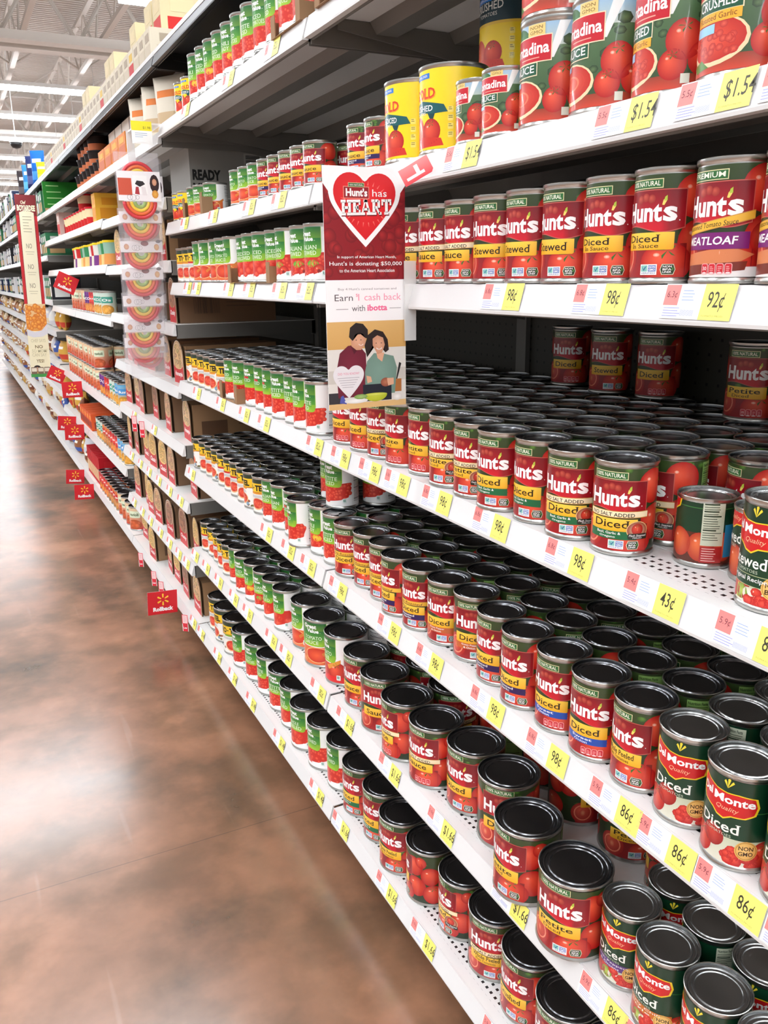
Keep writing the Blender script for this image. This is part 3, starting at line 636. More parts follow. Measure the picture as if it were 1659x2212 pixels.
t = empty('security_dome', (1.31, 23.5, 4.5)); tag(t, 'small dark security camera dome hanging under the ceiling lights', 'camera')
b = MB(); b.lathe([(.02, -.1), (.09, -.08), (.13, -.02), (.14, .03)], 16); obj('dome', b.mesh('dome', M_black, True), t)
b = MB(); b.lathe([(.15, .03), (.15, .08), (.03, .1), (.012, .1), (.012, 2.5)], 16); obj('mount', b.mesh('mount', M_housing), t)

# ------------------------------------------------------------------ gondola shelving
def seam(k): return 1.579+1.216*(k-2)
BAY = {1: 'nearest bay', 2: 'second bay', 3: 'third bay', 4: 'fourth bay', 5: 'fifth bay', 6: 'sixth bay', 7: 'seventh bay', 8: 'eighth bay', 9: 'ninth bay', 10: 'tenth bay', 11: 'eleventh bay', 12: 'twelfth bay'}
Z12 = [.1414, .4308, .7264, 1.0102, 1.3210, 1.5021, 1.7859, 1.985]
Z3 = [.1414, .36, .588, .79, .986, 1.19, 1.39, 1.58, 1.77, 1.985]
Z45 = [.1414, .47, .75, 1.165, 1.398, 1.59, 1.772, 1.985]
Z6 = [.1414, .36, .56, .76, .985, 1.20, 1.50, 1.772, 1.985]
ZB = {1: Z12, 2: Z12, 3: Z3, 4: Z45, 5: Z45}
for k in range(6, 13): ZB[k] = Z6
DEPTH = .50
def make_bay(k):
    y0, y1 = seam(k), seam(k+1); zs = ZB[k]; black = 3 <= k
    t = empty('shelving_unit', (0, y0, 0)); tag(t, 'perforated back wall and upright of the white steel shelving, %s' % BAY[k], 'shelving', 'shelving back walls')
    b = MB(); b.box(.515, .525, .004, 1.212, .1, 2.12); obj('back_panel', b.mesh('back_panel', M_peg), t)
    b = MB(); b.box(.10, .50, .004, 1.212, 0, .098); tag(obj('kick_base', b.mesh('kick_base', M_kick), None, (0, y0, 0)), 'brown base under the bottom shelf, %s' % BAY[k], 'shelf base', 'shelf bases')
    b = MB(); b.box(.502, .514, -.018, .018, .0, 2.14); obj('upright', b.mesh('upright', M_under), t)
    for i, z in enumerate(zs):
        top = i == len(zs)-1; base = i == 0
        s = empty('gondola_shelf', (0, y0, z)); w = 1.216-.006
        tag(s, '%s %s, %s, %s' % ('black' if top else 'white', 'top shelf' if top else 'bottom shelf' if base else 'shelf', ('%s from the floor' % ORD[i]), BAY[k]), 'shelf', 'gondola shelves')
        dm = M_black if top else (M_deck if k <= 2 else M_deckplain)
        b = MB(); b.box(.013, DEPTH, .003, w, -.002, 0); b.box(.099, .1005, .003, w, 0, .0006)
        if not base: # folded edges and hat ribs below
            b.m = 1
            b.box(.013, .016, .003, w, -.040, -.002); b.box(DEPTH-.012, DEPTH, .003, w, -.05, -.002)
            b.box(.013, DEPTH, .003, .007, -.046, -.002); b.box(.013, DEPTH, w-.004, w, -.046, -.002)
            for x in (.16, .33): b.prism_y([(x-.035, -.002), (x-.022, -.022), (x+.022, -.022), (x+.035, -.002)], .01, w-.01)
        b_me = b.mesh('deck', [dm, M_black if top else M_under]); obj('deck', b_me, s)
        b = MB() # angled price channel
        b.prism_y([(.0128, -.0001), (.0102, -.0001), (0, -.034), (.0004, -.0375), (.012, -.0375), (.014, -.034)], .003, w)
        obj('price_channel', b.mesh('price_channel', M_shelf if not top else M_black), s)
        if top:
            b = MB(); b.prism_y([(.0135, .0045), (.008, .0045), (.0062, -.009), (.0125, -.009)], .002, w+.001); obj('white_edge', b.mesh('white_edge', M_shelf), s)
        if not base:
            for yy in (.012, w-.016):
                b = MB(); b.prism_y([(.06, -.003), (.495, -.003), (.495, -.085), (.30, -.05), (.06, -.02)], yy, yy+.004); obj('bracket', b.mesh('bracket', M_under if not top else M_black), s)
for k in range(1, 13): make_bay(k)

# ------------------------------------------------------------------ price tags on the channels
SL = math.atan2(.010, .0375)
def tag_mesh(price, unit, faint):
    A = Art()
    A.rect(0, 0, 88, 34, (250, 250, 250), 0)
    A.rect(1, 13, 20, 33, (246, 136, 132), 1); A.rect(50, 0, 88, 34, (246, 238, 116), 1)
    if unit: A.text(unit, 4, 19, 13, 8, (120, 60, 70), 2)
    A.text(price, 56.5, 8, 6.6*len(price), 19, (56, 54, 40), 2, .004); A.text('TOMATO PROD', 53, 3, 26, 1.6, (170, 160, 80), 2)
    fine(A, 24, 27, 18, 4, 3, (150, 176, 226), 1, 3, .8); fine(A, 3, 10, 30, 4, 2.6, (150, 156, 216), 1, 4, .8)
    for i in range(12): A.rect(26+i*1.4, 3, 26.7+i*1.4, 9, (170, 180, 226), 1)
    return A.flat('price_tag', M_paper, gap=.00008)
_tm = {}
def price_tag(y, z, price, unit, label):
    if (price, unit) not in _tm: _tm[(price, unit)] = tag_mesh(price, unit, 0)
    o = obj('price_tag', _tm[(price, unit)]); 
    # local x -> -y (towards the viewer's right), local z up along the tilted face, local -y -> outwards (-x)
    up = Vector((.010, 0, .0375)).normalized(); rt = Vector((0, -1, 0)); out = up.cross(rt); out = -out if out.x > 0 else out
    m = Matrix((rt, -out, up)).transposed().to_4x4(); m.translation = Vector((0, y, z-.034))+out*.0007+up*.002
    o.matrix_world = m; tag(o, label, 'price tag', 'price tags on the shelf edges'); return o
TAGS = {(1, 1): [1.572, 1.34, 1.188, .937, .72, .55], (2, 1): [1.53, 1.32, 1.124, .917, .708, .626, .51], (3, 1): [1.548, 1.315, 1.166, .991, .846, .712, .629, .54, .45],
        (4, 1): [1.516, 1.385, 1.278, 1.144, .992, .821, .677, .546], (5, 1): [1.45, 1.30, .977, .789, .649], (6, 1): [1.46, 1.08, .767, .65, .554],
        (4, 2): [2.60, 2.342, 2.128, 1.972, 1.649], (3, 2): [2.750, 1.998, 1.842, 1.714], (2, 2): [2.788, 2.649, 2.5, 2.34, 2.206, 2.006, 1.894, 1.682],
        (1, 2): [2.788, 2.581, 2.411, 2.227, 1.984, 1.717], (5, 2): [2.62, 2.516, 2.2, 2.032, 1.821, 1.67], (6, 2): [2.6, 2.3, 2.0, 1.8], (7, 2): [2.5, 2.1, 1.8]}
PRICES = {(1, 1): ['$1.66'], (2, 1): ['$1.66', '$1.66', '$1.66', '$1.66', '86\u00a2', '86\u00a2'], (3, 1): ['98\u00a2']*5+['86\u00a2']*4, (4, 1): ['98\u00a2']*6+['43\u00a2', '86\u00a2'],
          (5, 1): ['98\u00a2', '98\u00a2', '98\u00a2', '98\u00a2', '92\u00a2'], (6, 1): ['$1.54'], (2, 2): ['82\u00a2'], (1, 2): ['$1.48']}
UNITS = {'98\u00a2': '6.8\u00a2', '86\u00a2': '5.9\u00a2', '$1.66': '5.9\u00a2', '43\u00a2': '5.4\u00a2', '92\u00a2': '6.3\u00a2', '$1.54': '5.5\u00a2', '82\u00a2': '5.7\u00a2', '$1.48': '5.3\u00a2'}
SHW = ['bottom', 'second', 'third', 'fourth', 'fifth', 'sixth', 'seventh', 'eighth', 'ninth', 'tenth']
for (r, bay), ys in TAGS.items():
    pl = PRICES.get((r, bay), ['82\u00a2']); ys = sorted(ys)
    for i, y in enumerate(ys):
        p = pl[min(len(ys)-1-i, len(pl)-1)]
        price_tag(y, Z12[r-1], p, UNITS[p], 'price tag, %s from near end, %s shelf edge, %s' % (ORD[i], SHW[r-1], BAY[bay]))
for r, ys in ((1, (2.90,)), (2, (2.93, 3.05, 3.2, 3.36, 3.55, 3.72, 3.9)), (3, (2.95, 3.12, 3.3, 3.48, 3.66, 3.85)), (4, (3.3, 3.7))):
    for i, y in enumerate(ys): price_tag(y, Z3[r-1], '82\u00a2', '5.7\u00a2', 'small price tag, %s from near end, %s shelf edge, third bay' % (ORD[i], SHW[r-1]))

# ------------------------------------------------------------------ the cans
def facing(x, y): return math.atan2(CY-y, CX-x)+PI/2
rnd = random.Random(11)
NAMES = {'h': ('red_tomato_can', 'red'), 'g': ('green_label_can', 'green and white'), 'r': ('chili_tomato_can', 'yellow-banded'), 'd': ('dark_green_can', 'dark green'), 'c': ('tomato_sauce_can', 'sky-blue and red'), 'y': ('yellow_tomato_can', 'bright yellow')}
WORDS = {'h_basil': 'diced tomato can with green banner', 'h_nsbasil': 'no-salt diced can with green banner', 'h_petite': 'petite diced can', 'h_nspetite': 'no-salt petite diced can', 'h_diced': 'diced tomato can', 'h_nsdiced': 'no-salt diced can',
         'h_fire': 'fire-roasted diced can', 'h_firegarlic': 'fire-roasted garlic can', 'h_garlic': 'diced can with navy banner', 'h_onion': 'diced can with blue banner', 'h_pepper': 'diced can with orange banner', 'h_whole': 'whole peeled tomato can', 'h_stew': 'stewed tomato can',
         'h_insauce': 'diced in sauce can', 'h_nssauce': 'no-salt sauce can', 'h_meat': 'meatloaf sauce can', 'hb_sauce': 'large sauce can', 'hb_nssauce': 'large no-salt sauce can', 'hb_diced': 'large diced can', 'hb_petite': 'large petite diced can', 'hb_flash': 'large diced can', 'hb_basil': 'large basil diced can',
         'hb_whole': 'large whole peeled can', 'hb_nswhole': 'large no-salt whole can', 'hb_crush': 'large crushed tomato can', 'hb_nsflash': 'large no-salt diced can', 'h8': 'short sauce can', 'h8g': 'short sauce can', 'g_sauce': 'tomato sauce can', 'g8': 'short tomato sauce can', 'y_small': 'short diced can', 'g_stew': 'stewed tomato can', 'g_chili': 'chili-ready can',
         'r': 'chili tomato can', 'r_mild': 'mild chili tomato can', 'r_lime': 'lime chili tomato can', 'rb': 'large chili tomato can', 'rb_lime': 'large chili tomato can', 'd_dice': 'diced tomato can', 'd_pep': 'diced can with purple band', 'd_chili': 'diced can with orange band', 'd_stew': 'stewed tomato can', 'd_small': 'short tomato can',
         'c_sauce': 'large sauce can', 'c_crush': 'large crushed tomato can', 'c_small': 'short sauce can', 'y_crush': 'large crushed tomato can', 'y_dice': 'large diced tomato can', 'y_dark': 'large can with dark top', 'y_small': 'short diced can'}
STAND = []
def settle(x, y, z, size):
    R, H = SIZES[size][:2]
    for _ in range(12):
        hit = False
        for a, c, d, r, h in STAND:
            if d < z+H-.001 and z < d+h-.001:
                q = math.hypot(x-a, y-c); need = R+r+.0003
                if q < need: k = (need-q)/max(q, 1e-6); x += (x-a)*k; y += (y-c)*k; hit = True
        if not hit: break
    STAND.append((x, y, z, R, H)); return x, y
def place_row(row, bay, z, items, depth=0, group=None, order0=0, note='front row', lay2=None):
    z = z+.0008
    """items: (key, x, y, phi, opts) from the near end; depth: how many more stand behind each"""
    for i, it in enumerate(items):
        key, x, y, phi = it[:4]; o = it[4] if len(it) > 4 else {}
        nm, colr = NAMES[key[0]]; size = 'S' if key in SHORT else LABEL_DEFS[key][1]; R = SIZES[size][0]
        w = WORDS.get(key, 'large tomato can' if key.startswith('gb') else 'diced tomato can'); pos = '%s shelf, %s' % (SHW[row-1], BAY[bay])
        g = group or '%s cans on the %s' % (colr, pos)
        x, y = settle(x, y, z, size)
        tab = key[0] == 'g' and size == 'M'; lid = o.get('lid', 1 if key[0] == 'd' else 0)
        can(nm, key, x, y, z, facing(x, y)+math.radians(phi), ('%s %s, %s from near end, %s' % (colr, w, ORD[i+order0], pos) if note == 'front row' else '%s can, %s, %s from near end, %s' % (colr, note, ORD[i+order0], pos)), 'can', g, lid, tab)
        d = o.get('n', depth)
        for j in range(1, d+1):
            xx = x+j*(2*R+.0012)+rnd.uniform(0, .003)+o.get('dx', 0)
            if xx+R > .5: break
            if j in o.get('skip', ()): continue
            xx, yy = settle(xx, y+rnd.uniform(-.0008, .0008), z, size)
            if xx+R > .5: STAND.pop(); break
            can(nm, key, xx, yy, z, facing(xx, yy)+(math.radians(o['phi2'][j-1]) if j <= len(o.get('phi2', ())) else rnd.uniform(-2.6, 1.2)), '%s can, %s%s row back, %s from near end, %s' % (colr, '' if note == 'front row' else 'set-back, ', ORD[j], ORD[i+order0], pos), 'can', g, lid, tab)
def P(*a): return a
# bottom shelf
z = Z12[0]
place_row(1, 1, z, [P('hb_crush', .080, .704, -40), P('hb_flash', .077, .810, -30), P('hb_crush', .086, .916, -42), P('hb_nswhole', .088, 1.022, -16), P('hb_nsflash', .088, 1.127, -66), P('hb_petite', .076, 1.234, -96), P('hb_whole', .068, 1.339, -40), P('hb_basil', .080, 1.444, -54), P('hb_basil', .078, 1.550, -50)], 2)
place_row(1, 2, z, [P('gb_crush', .084, 1.658, -58), P('gb_crush', .076, 1.764, -55), P('gb_whole', .070, 1.870, -46), P('gb_whole', .083, 1.985, -58), P('gb_petite', .086, 2.090, -38), P('gb_petite', .087, 2.198, -60), P('gb_dice', .084, 2.304, -48), P('gb_dice', .076, 2.410, -58), P('rb_lime', .076, 2.518, -34), P('rb', .078, 2.628, -80), P('rb', .088, 2.733, -60)], 2)
# second shelf
z = Z12[1]
place_row(2, 1, z, [P('hb_petite', .034, .763, -22, {'dx': .10}), P('hb_petite', .038, .878, -48, {'dx': .10}), P('hb_flash', .082, .992, -6, {'dx': .04}), P('hb_diced', .085, 1.092, -42, {'dx': .06}), P('hb_nssauce', .065, 1.190, -42, {'dx': .05}), P('hb_nssauce', .058, 1.300, -68), P('hb_sauce', .066, 1.413, -15), P('hb_sauce', .076, 1.520, -42)], 3, order0=4)
place_row(2, 1, z, [P('d_dice', .047, .450, -28, {'n': 3}), P('d_dice', .047, .526, -30, {'n': 3}), P('d_chili', .046, .601, -34, {'n': 3}), P('d_pep', .045, .678, -28, {'n': 3})], 3)
place_row(2, 2, z, [P('gb_puree', .081, 1.641, -62), P('gb_sauce', .073, 1.752, -28), P('gb_sauce', .082, 1.860, -60), P('g_whole', .063, 1.985, -54), P('g_whole', .063, 2.069, -56), P('g_stew', .062, 2.146, -46), P('g_chili', .059, 2.224, -60), P('g_dice', .055, 2.302, -40), P('g_petite', .062, 2.388, -74),
                    P('r', .058, 2.468, -40), P('r', .063, 2.538, -52), P('r_mild', .068, 2.606, -60), P('r', .069, 2.675, -36), P('r_mild', .065, 2.744, -50)], 3)
# third shelf
z = Z12[2]
place_row(3, 1, z, [P('d_dice', .050, .449, -22), P('d_dice', .049, .527, -22), P('d_dice', .056, .605, -19), P('h_whole', .057, .681, -42), P('h_onion', .053, .758, -23), P('h_onion', .055, .835, -30), P('h_garlic', .050, .913, -42), P('h_garlic', .058, .991, -44), P('h_pepper', .068, 1.077, -4), P('h_pepper', .062, 1.152, -24), P('h_firegarlic', .054, 1.227, -38), P('h_firegarlic', .050, 1.303, -62), P('h_fire', .063, 1.384, -46), P('h_fire', .064, 1.460, -46), P('h_fire', .056, 1.540, -26)], 3)
place_row(3, 2, z, [P('g_petite', .064, 1.621, -40, {'n': 2}), P('g_chili', .064, 1.698, -60, {'n': 2}), P('g_nsdice', .040, 1.778, -66, {'n': 2}), P('g_nsdice', .060, 1.856, -60), P('g_italian', .054, 1.932, -54), P('g_italian', .056, 2.010, -44),
                    P('r', .052, 2.089, -50), P('r', .048, 2.158, -84), P('r', .051, 2.228, -40), P('r_mild', .053, 2.300, -56), P('r_mild', .055, 2.371, -50), P('r_mild', .056, 2.441, -42), P('r', .057, 2.512, -78), P('r', .057, 2.583, -56), P('r', .056, 2.652, -46), P('r', .054, 2.721, -100)], 5)
# stacked pair at the joint of the third shelf
for i, (x, y, ph) in enumerate(((.094, 1.671+.02, -40), (.178, 1.655+.02, -50), (.115, 1.750+.02, -62))):
    for s, nm in ((1, 'upper'),):
        can('green_label_can', 'g_petite', x+.0, y-.02, z+.1127, facing(x, y)+math.radians(ph), 'green and white can on top of others, %s of three, third shelf, second bay' % ('nearest', 'middle', 'rearmost')[i], 'can', 'stacked green cans', 0, True)
# fourth shelf
z = Z12[3]
place_row(4, 1, z, [P('h_nsbasil', .057, .742, -15, {'n': 5, 'phi2': (-58, -60)}), P('h_nsbasil', .047, .819, -20, {'n': 5}), P('h_basil', .052, .897, -42), P('h_basil', .042, .974, -32), P('h_nspetite', .049, 1.050, -42), P('h_nspetite', .050, 1.127, -42), P('h_petite', .060, 1.216, -48), P('h_petite', .055, 1.293, -50), P('h_nsdiced', .056, 1.370, -44), P('h_diced', .056, 1.447, -50), P('h_diced', .056, 1.530, -46)], 5, order0=3)
place_row(4, 1, z, [P('h_nsbasil', .225, .565, -60), P('h_nsbasil', .195, .665, -54)], 3, note='set-back row', order0=0)
place_row(4, 1, z, [P('d_stew', .066, .530, -40, {'n': 0}), P('d_small', .116, .588, -70, {'n': 0}), P('d_small', .107, .661, -112, {'n': 0})], 0)
for i, (x, y, ph) in enumerate(((.44, 1.325, -10), (.43, 1.20, -8), (.45, 1.10, -14))):
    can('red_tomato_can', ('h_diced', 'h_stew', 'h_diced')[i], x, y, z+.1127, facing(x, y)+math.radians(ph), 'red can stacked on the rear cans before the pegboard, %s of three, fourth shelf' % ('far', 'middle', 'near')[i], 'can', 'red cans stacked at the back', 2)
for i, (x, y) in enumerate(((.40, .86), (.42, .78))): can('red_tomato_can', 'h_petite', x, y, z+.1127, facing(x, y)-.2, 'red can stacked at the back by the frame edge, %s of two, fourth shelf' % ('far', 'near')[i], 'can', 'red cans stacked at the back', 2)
place_row(4, 2, z, [P('g_petite', .046, 1.652, -64), P('g_petite', .048, 1.732, -58), P('g_petite', .057, 1.812, -52), P('g_petite', .053, 1.890, -36), P('g_nsdice', .058, 1.966, -62), P('g_nsdice', .062, 2.042, -52), P('g_nsdice', .060, 2.118, -48), P('g_dice', .052, 2.196, -44), P('g_dice', .052, 2.273, -54),
                    P('r', .046, 2.352, -46), P('r', .047, 2.424, -70), P('r', .048, 2.495, -48), P('r', .048, 2.566, -50), P('r', .048, 2.637, -44), P('r', .048, 2.706, -84)], 5)
# fifth shelf
z = Z12[4]
place_row(5, 1, z, [P('h_meat', .045, .450, -30), P('h_meat', .045, .527, -32), P('h_meat', .045, .606, -33), P('h_insauce', .045, .690, -33), P('h_insauce', .045, .767, -33), P('h_stew', .045, .845, -40), P('h_stew', .045, .921, -38), P('h_stew', .045, .998, -30), P('h_nssauce', .045, 1.075, -44), P('h_nssauce', .045, 1.152, -44), P('h_nssauce', .045, 1.230, -46), P('h_nssauce', .045, 1.307, -46)], 1)
place_row(5, 2, z, [P('g_stew', .045, 1.624, -44), P('g_stew', .045, 1.702, -46), P('g_stew', .045, 1.793, -66), P('g_slice', .050, 1.875, -38), P('g_slice', .045, 1.952, -48), P('g_slice', .045, 2.029, -54), P('g_slice', .055, 2.106, -60), P('g_sauce', .045, 2.190, -70), P('g_sauce', .045, 2.267, -30), P('g_sauce', .052, 2.344, -66), P('g_sauce', .045, 2.421, -60), P('g_sauce', .045, 2.498, -72),
                    P('r_mild', .045, 2.575, -44), P('r', .045, 2.645, -48), P('r', .045, 2.714, -52)], 1)
# sixth shelf
z = Z12[5]
place_row(6, 1, z, [P('c_crush', .064, .528, -30, {'n': 0}), P('c_crush', .064, .624, -32, {'n': 0}), P('c_crush', .070, .719, -58, {'n': 0}), P('c_sauce', .064, .814, -56, {'n': 0}), P('c_sauce', .062, .909, -54, {'n': 0}), P('c_small', .044, .985, -44, {'n': 0}), P('c_small', .046, 1.056, -72, {'n': 0}), P('y_crush', .066, 1.160, -50, {'n': 0}), P('y_dice', .064, 1.268, -52, {'n': 0}), P('h8g', .050, 1.356, -56), P('h8g', .050, 1.426, -44)], 1)
for i, (k, x, y, ph) in enumerate((('c_sauce', .062, .909, -50), ('y_dark', .185, 1.185, -46))):
    can('tomato_sauce_can' if i == 0 else 'yellow_tomato_can', k, x, y, z+(.1185 if i == 0 else .119), facing(x, y)+math.radians(ph), ('sky-blue sauce can stacked on another, sixth shelf' if i == 0 else 'yellow crushed tomato can with dark top, stacked behind yellow cans'), 'can', 'stacked large cans')
place_row(6, 1, z, [P('y_crush', .185, 1.185, -30, {'n': 0})], 0, note='set-back row')
place_row(6, 2, z, [P('h8', .046, 1.625, -40), P('h8', .046, 1.695, -42), P('h8', .046, 1.765, -36), P('h8', .046, 1.835, -46), P('h8g', .046, 1.905, -48)], 1)
place_row(6, 2, z, [P('g8', .046, 1.975, -46, {}), P('g8', .046, 2.045, -58), P('g8', .046, 2.114, -64)], 1, order0=5)
place_row(6, 2, z, [P('g8', .060, 2.41, -36, {'n': 0}), P('g8', .050, 2.48, -44, {'n': 0}), P('g8', .050, 2.55, -60, {'n': 0}), P('y_small', .050, 2.665, -40), P('y_small', .050, 2.735, -46)], 1, order0=8)
# seventh shelf
z = Z12[6]
ks = ['g_nsdice', 'g_dice', 'g_petite', 'g_dice', 'g_petite', 'g_dice', 'g_chili', 'g_dice', 'g_chili', 'g_dice', 'g_chili']
place_row(7, 2, z, [P(k_, .046, 1.640+.0774*i, -44-10*((i*7) % 3)) for i, k_ in enumerate(ks)]+[P('y_small', .05, 2.53, -40), P('y_small', .05, 2.61, -44)], 1)
place_row(7, 1, z, [P('h_diced' if i % 2 else 'h_basil', .046, 1.02+.0774*i, -46) for i in range(7)], 0)

# cardboard trays under some of the cans
def tray(x0, x1, y0, y1, z, label, hi=.045):
    t = empty('cardboard_tray', (0, 0, z)); tag(t, label, 'tray', 'torn cardboard trays')
    b = MB(); b.box(x0, x1, y0, y1, .0, .0006); obj('base', b.mesh('base', M_card), t)
    for ya, s in ((y0, 1), (y1, -1)):
        b = MB(); b.prism_z([(x0, ya), (x0+.002, ya), (x0+.002, ya+s*.022), (x0, ya+s*.022)], .0006, hi); b.prism_z([(x0+.002, ya), (x0+.03, ya), (x0+.03, ya+s*.002), (x0+.002, ya+s*.002)], .0006, hi*.8)
        obj('corner_post', b.mesh('corner_post', M_card), t)
tray(.003, .30, 1.832, 2.148, Z12[4]+.0001, 'torn cardboard tray under sliced tomato cans on the fifth shelf')
tray(.009, .30, 2.155, 2.314, Z12[3]+.0001, 'torn cardboard tray under diced tomato cans on the fourth shelf', .05)
tray(.010, .25, 2.373, 2.588, Z12[5]+.0001, 'torn cardboard tray under sauce cans on the sixth shelf', .055)
tray(.004, .25, 1.60, 1.757, Z12[6]+.0001, 'torn cardboard tray under cans on the seventh shelf', .04)
tray(.004, .25, .975, 1.53, Z12[6]+.0001, 'long cardboard tray under red cans on the seventh shelf', .03)
# ------------------------------------------------------------------ hanging signs
SLAB = {'H': [(0, 0, 10, 3), (14, 0, 24, 3), (2.5, 3, 7.5, 17), (16.5, 3, 21.5, 17), (0, 17, 10, 20), (14, 17, 24, 20), (7.5, 8.5, 16.5, 11.5)],
        'E': [(0, 0, 18, 3), (2.5, 3, 7.5, 17), (0, 17, 18, 20), (7.5, 8.5, 13, 11.5), (11.5, 7, 13.5, 13), (15.5, 3, 18, 6.5), (15.5, 13.5, 18, 17)],
        'T': [(6.5, 0, 15.5, 3), (8.5, 3, 13.5, 20), (0, 17, 8.5, 20), (13.5, 17, 22, 20), (0, 12.5, 2.6, 17), (19.4, 12.5, 22, 17)],
        'R': [(0, 0, 10, 3), (2.5, 3, 7.5, 17), (0, 17, 7.5, 20), (7.5, 17, 15, 20), (7.5, 8, 14, 11), (14, 9.5, 18.5, 18.5), (17, 0, 22, 3)],
        'A': [(0, 0, 9, 3), (14, 0, 24, 3), (7, 6, 17, 8.6), (7, 17, 14.5, 20)]}
SLABW = {'H': 24, 'E': 18, 'T': 22, 'R': 22, 'A': 24}
def slab(A, word, x, y, w, h, col, lay, slope=0):
    tot = sum(SLABW[c]+1.5 for c in word)-1.5; kx = w/tot; ky = h/20; cx = 0
    def q(a, b): return (x+(cx+a)*kx, y+b*ky+slope*(cx+a)*kx)
    for c in word:
        for a, b_, c2, d in [(a-.7, b_-.3, c2+.7, d+.3) for a, b_, c2, d in SLAB[c]]: A.poly([q(a, b_), q(c2, b_), q(c2, d), q(a, d)], col, lay)
        if c == 'A': A.poly([q(2, 3), q(6, 3), q(12, 20), q(9, 20)], col, lay); A.poly([q(17, 3), q(22, 3), q(14.5, 20), q(9.5, 20)], col, lay)
        if c == 'R': A.poly([q(9.5, 8), q(14.5, 8), q(20.5, 1), q(15.5, 1)], col, lay)
        cx += SLABW[c]+1.5
def heart(cx, cy, w, h, n=14):
    r = w*.262; tx, ty = w/2-r, h/2-r; half = []
    for i in range(n+1): a = PI*.86-(PI*.86+.35)*i/n; half.append((tx+r*math.cos(a), ty+r*math.sin(a)))
    half[0] = (0, ty+r*.55); p0 = half[-1]; p1 = (w*.45, -h*.04); p2 = (0, -h/2)
    for i in range(1, 13): t = i/12; half.append(tuple((1-t)**2*a+2*t*(1-t)*b+t*t*c for a, b, c in zip(p0, p1, p2)))
    return [(cx+x, cy+y) for x, y in half]+[(cx-x, cy+y) for x, y in reversed(half[1:-1])]
def fan(A, pts, col, lay, c=None):
    cx = sum(p[0] for p in pts)/len(pts); cy = sum(p[1] for p in pts)/len(pts); n = len(pts)
    A.P.append(([(cx, cy)]+list(pts), [(0, 1+i, 1+(i+1) % n) for i in range(n)], [lin(c or col)]+[lin(col)]*n, lay))
def board(name, W, H, art, label, x, y, z, cat, group=None, rot=0, th=.0012, ry=0, part='printed_face'):
    t = empty(name, (x, y, z), rot); t.rotation_euler[1] = ry; tag(t, label, cat, group)
    b = MB(); b.box(0, W, -th/2, th/2, 0, H); obj('board', b.mesh('board', M_housing), t)
    obj(part, art.flat(part, M_paper, th, clip=(0, 0, W*1000, H*1000)), t); return t
A = Art(); RD = (150, 24, 34)
A.rect(0, 0, 134, 353, (248, 246, 246), 0); A.rect(0, 194, 134, 329, (140, 20, 32), 1)
r = random.Random(5)
for i in range(70): A.tomato(r.uniform(4, 130), r.uniform(200, 320), r.uniform(7, 12), 1.2+i*.01, (176, 40, 44), (118, 14, 26), False)
A.rect(0, 133, 134, 194, (248, 246, 246), 2.4); A.poly([(0, 329), (0, 353), (67, 353), (67, 325), (10, 316)], (250, 248, 248), 3); A.poly([(134, 329), (134, 353), (67, 353), (67, 325), (124, 316)], (250, 248, 248), 3)
fan(A, heart(67, 296, 118, 110), (250, 250, 250), 3.4); fan(A, heart(67, 298, 102, 94), (214, 26, 36), 4, (236, 44, 48))
for k in range(26):
    a = 2*PI*k/26; c, s_ = math.cos(a), math.sin(a); A.poly([(68+34*c-1*s_, 302+26*s_+1*c), (68+34*c+1*s_, 302+26*s_-1*c), (68+42*c, 302+33*s_)], (250, 120, 110), 4.4)
A.rect(32, 309, 74, 326, (232, 150, 130), 5); A.rect(33, 310, 73, 325, (150, 20, 34), 5.4); A.rect(40, 325, 66, 331, (226, 220, 170), 5.6); A.rect(40.6, 325.6, 65.4, 330.4, (60, 104, 50), 6); A.text('100% NATURAL', 42, 326.6, 22, 2.6, WHITE, 6.5)
A.text("Hunt's", 36, 312, 35, 11.5, WHITE, 6.4, .04); A.text('has', 79, 312.5, 24, 10, WHITE, 6.4, .0)
slab(A, 'HEART', 29, 284, 82, 21, (120, 14, 26), 6.2, .035); slab(A, 'HEART', 28, 285.5, 82, 21, WHITE, 7, .035)
A.text('In support of American Heart Month,', 20, 224, 98, 5, WHITE, 5, .008); A.text("Hunt's is donating $50,000", 7, 213, 121, 7.6, WHITE, 5, .008); A.text('to the American Heart Association', 23, 205, 92, 5, WHITE, 5, .008)
A.text("Buy 4 Hunt's canned tomatoes and", 20, 178, 98, 4.6, (150, 140, 146), 3); A.text('Earn', 14, 163.5, 30, 9.5, (92, 84, 88), 3); A.text('$', 49, 169, 3.4, 5, (240, 130, 160), 3); A.text('1 cash back', 53, 163.5, 73, 10, (244, 150, 176), 3)
A.text('with', 42, 148, 22, 9, (92, 84, 88), 3); A.text('ibotta', 68, 148, 34, 9.5, (240, 100, 146), 3, .03); A.rect(16, 151, 36, 151.7, (120, 112, 116), 3); A.rect(106, 151, 126, 151.7, (120, 112, 116), 3)
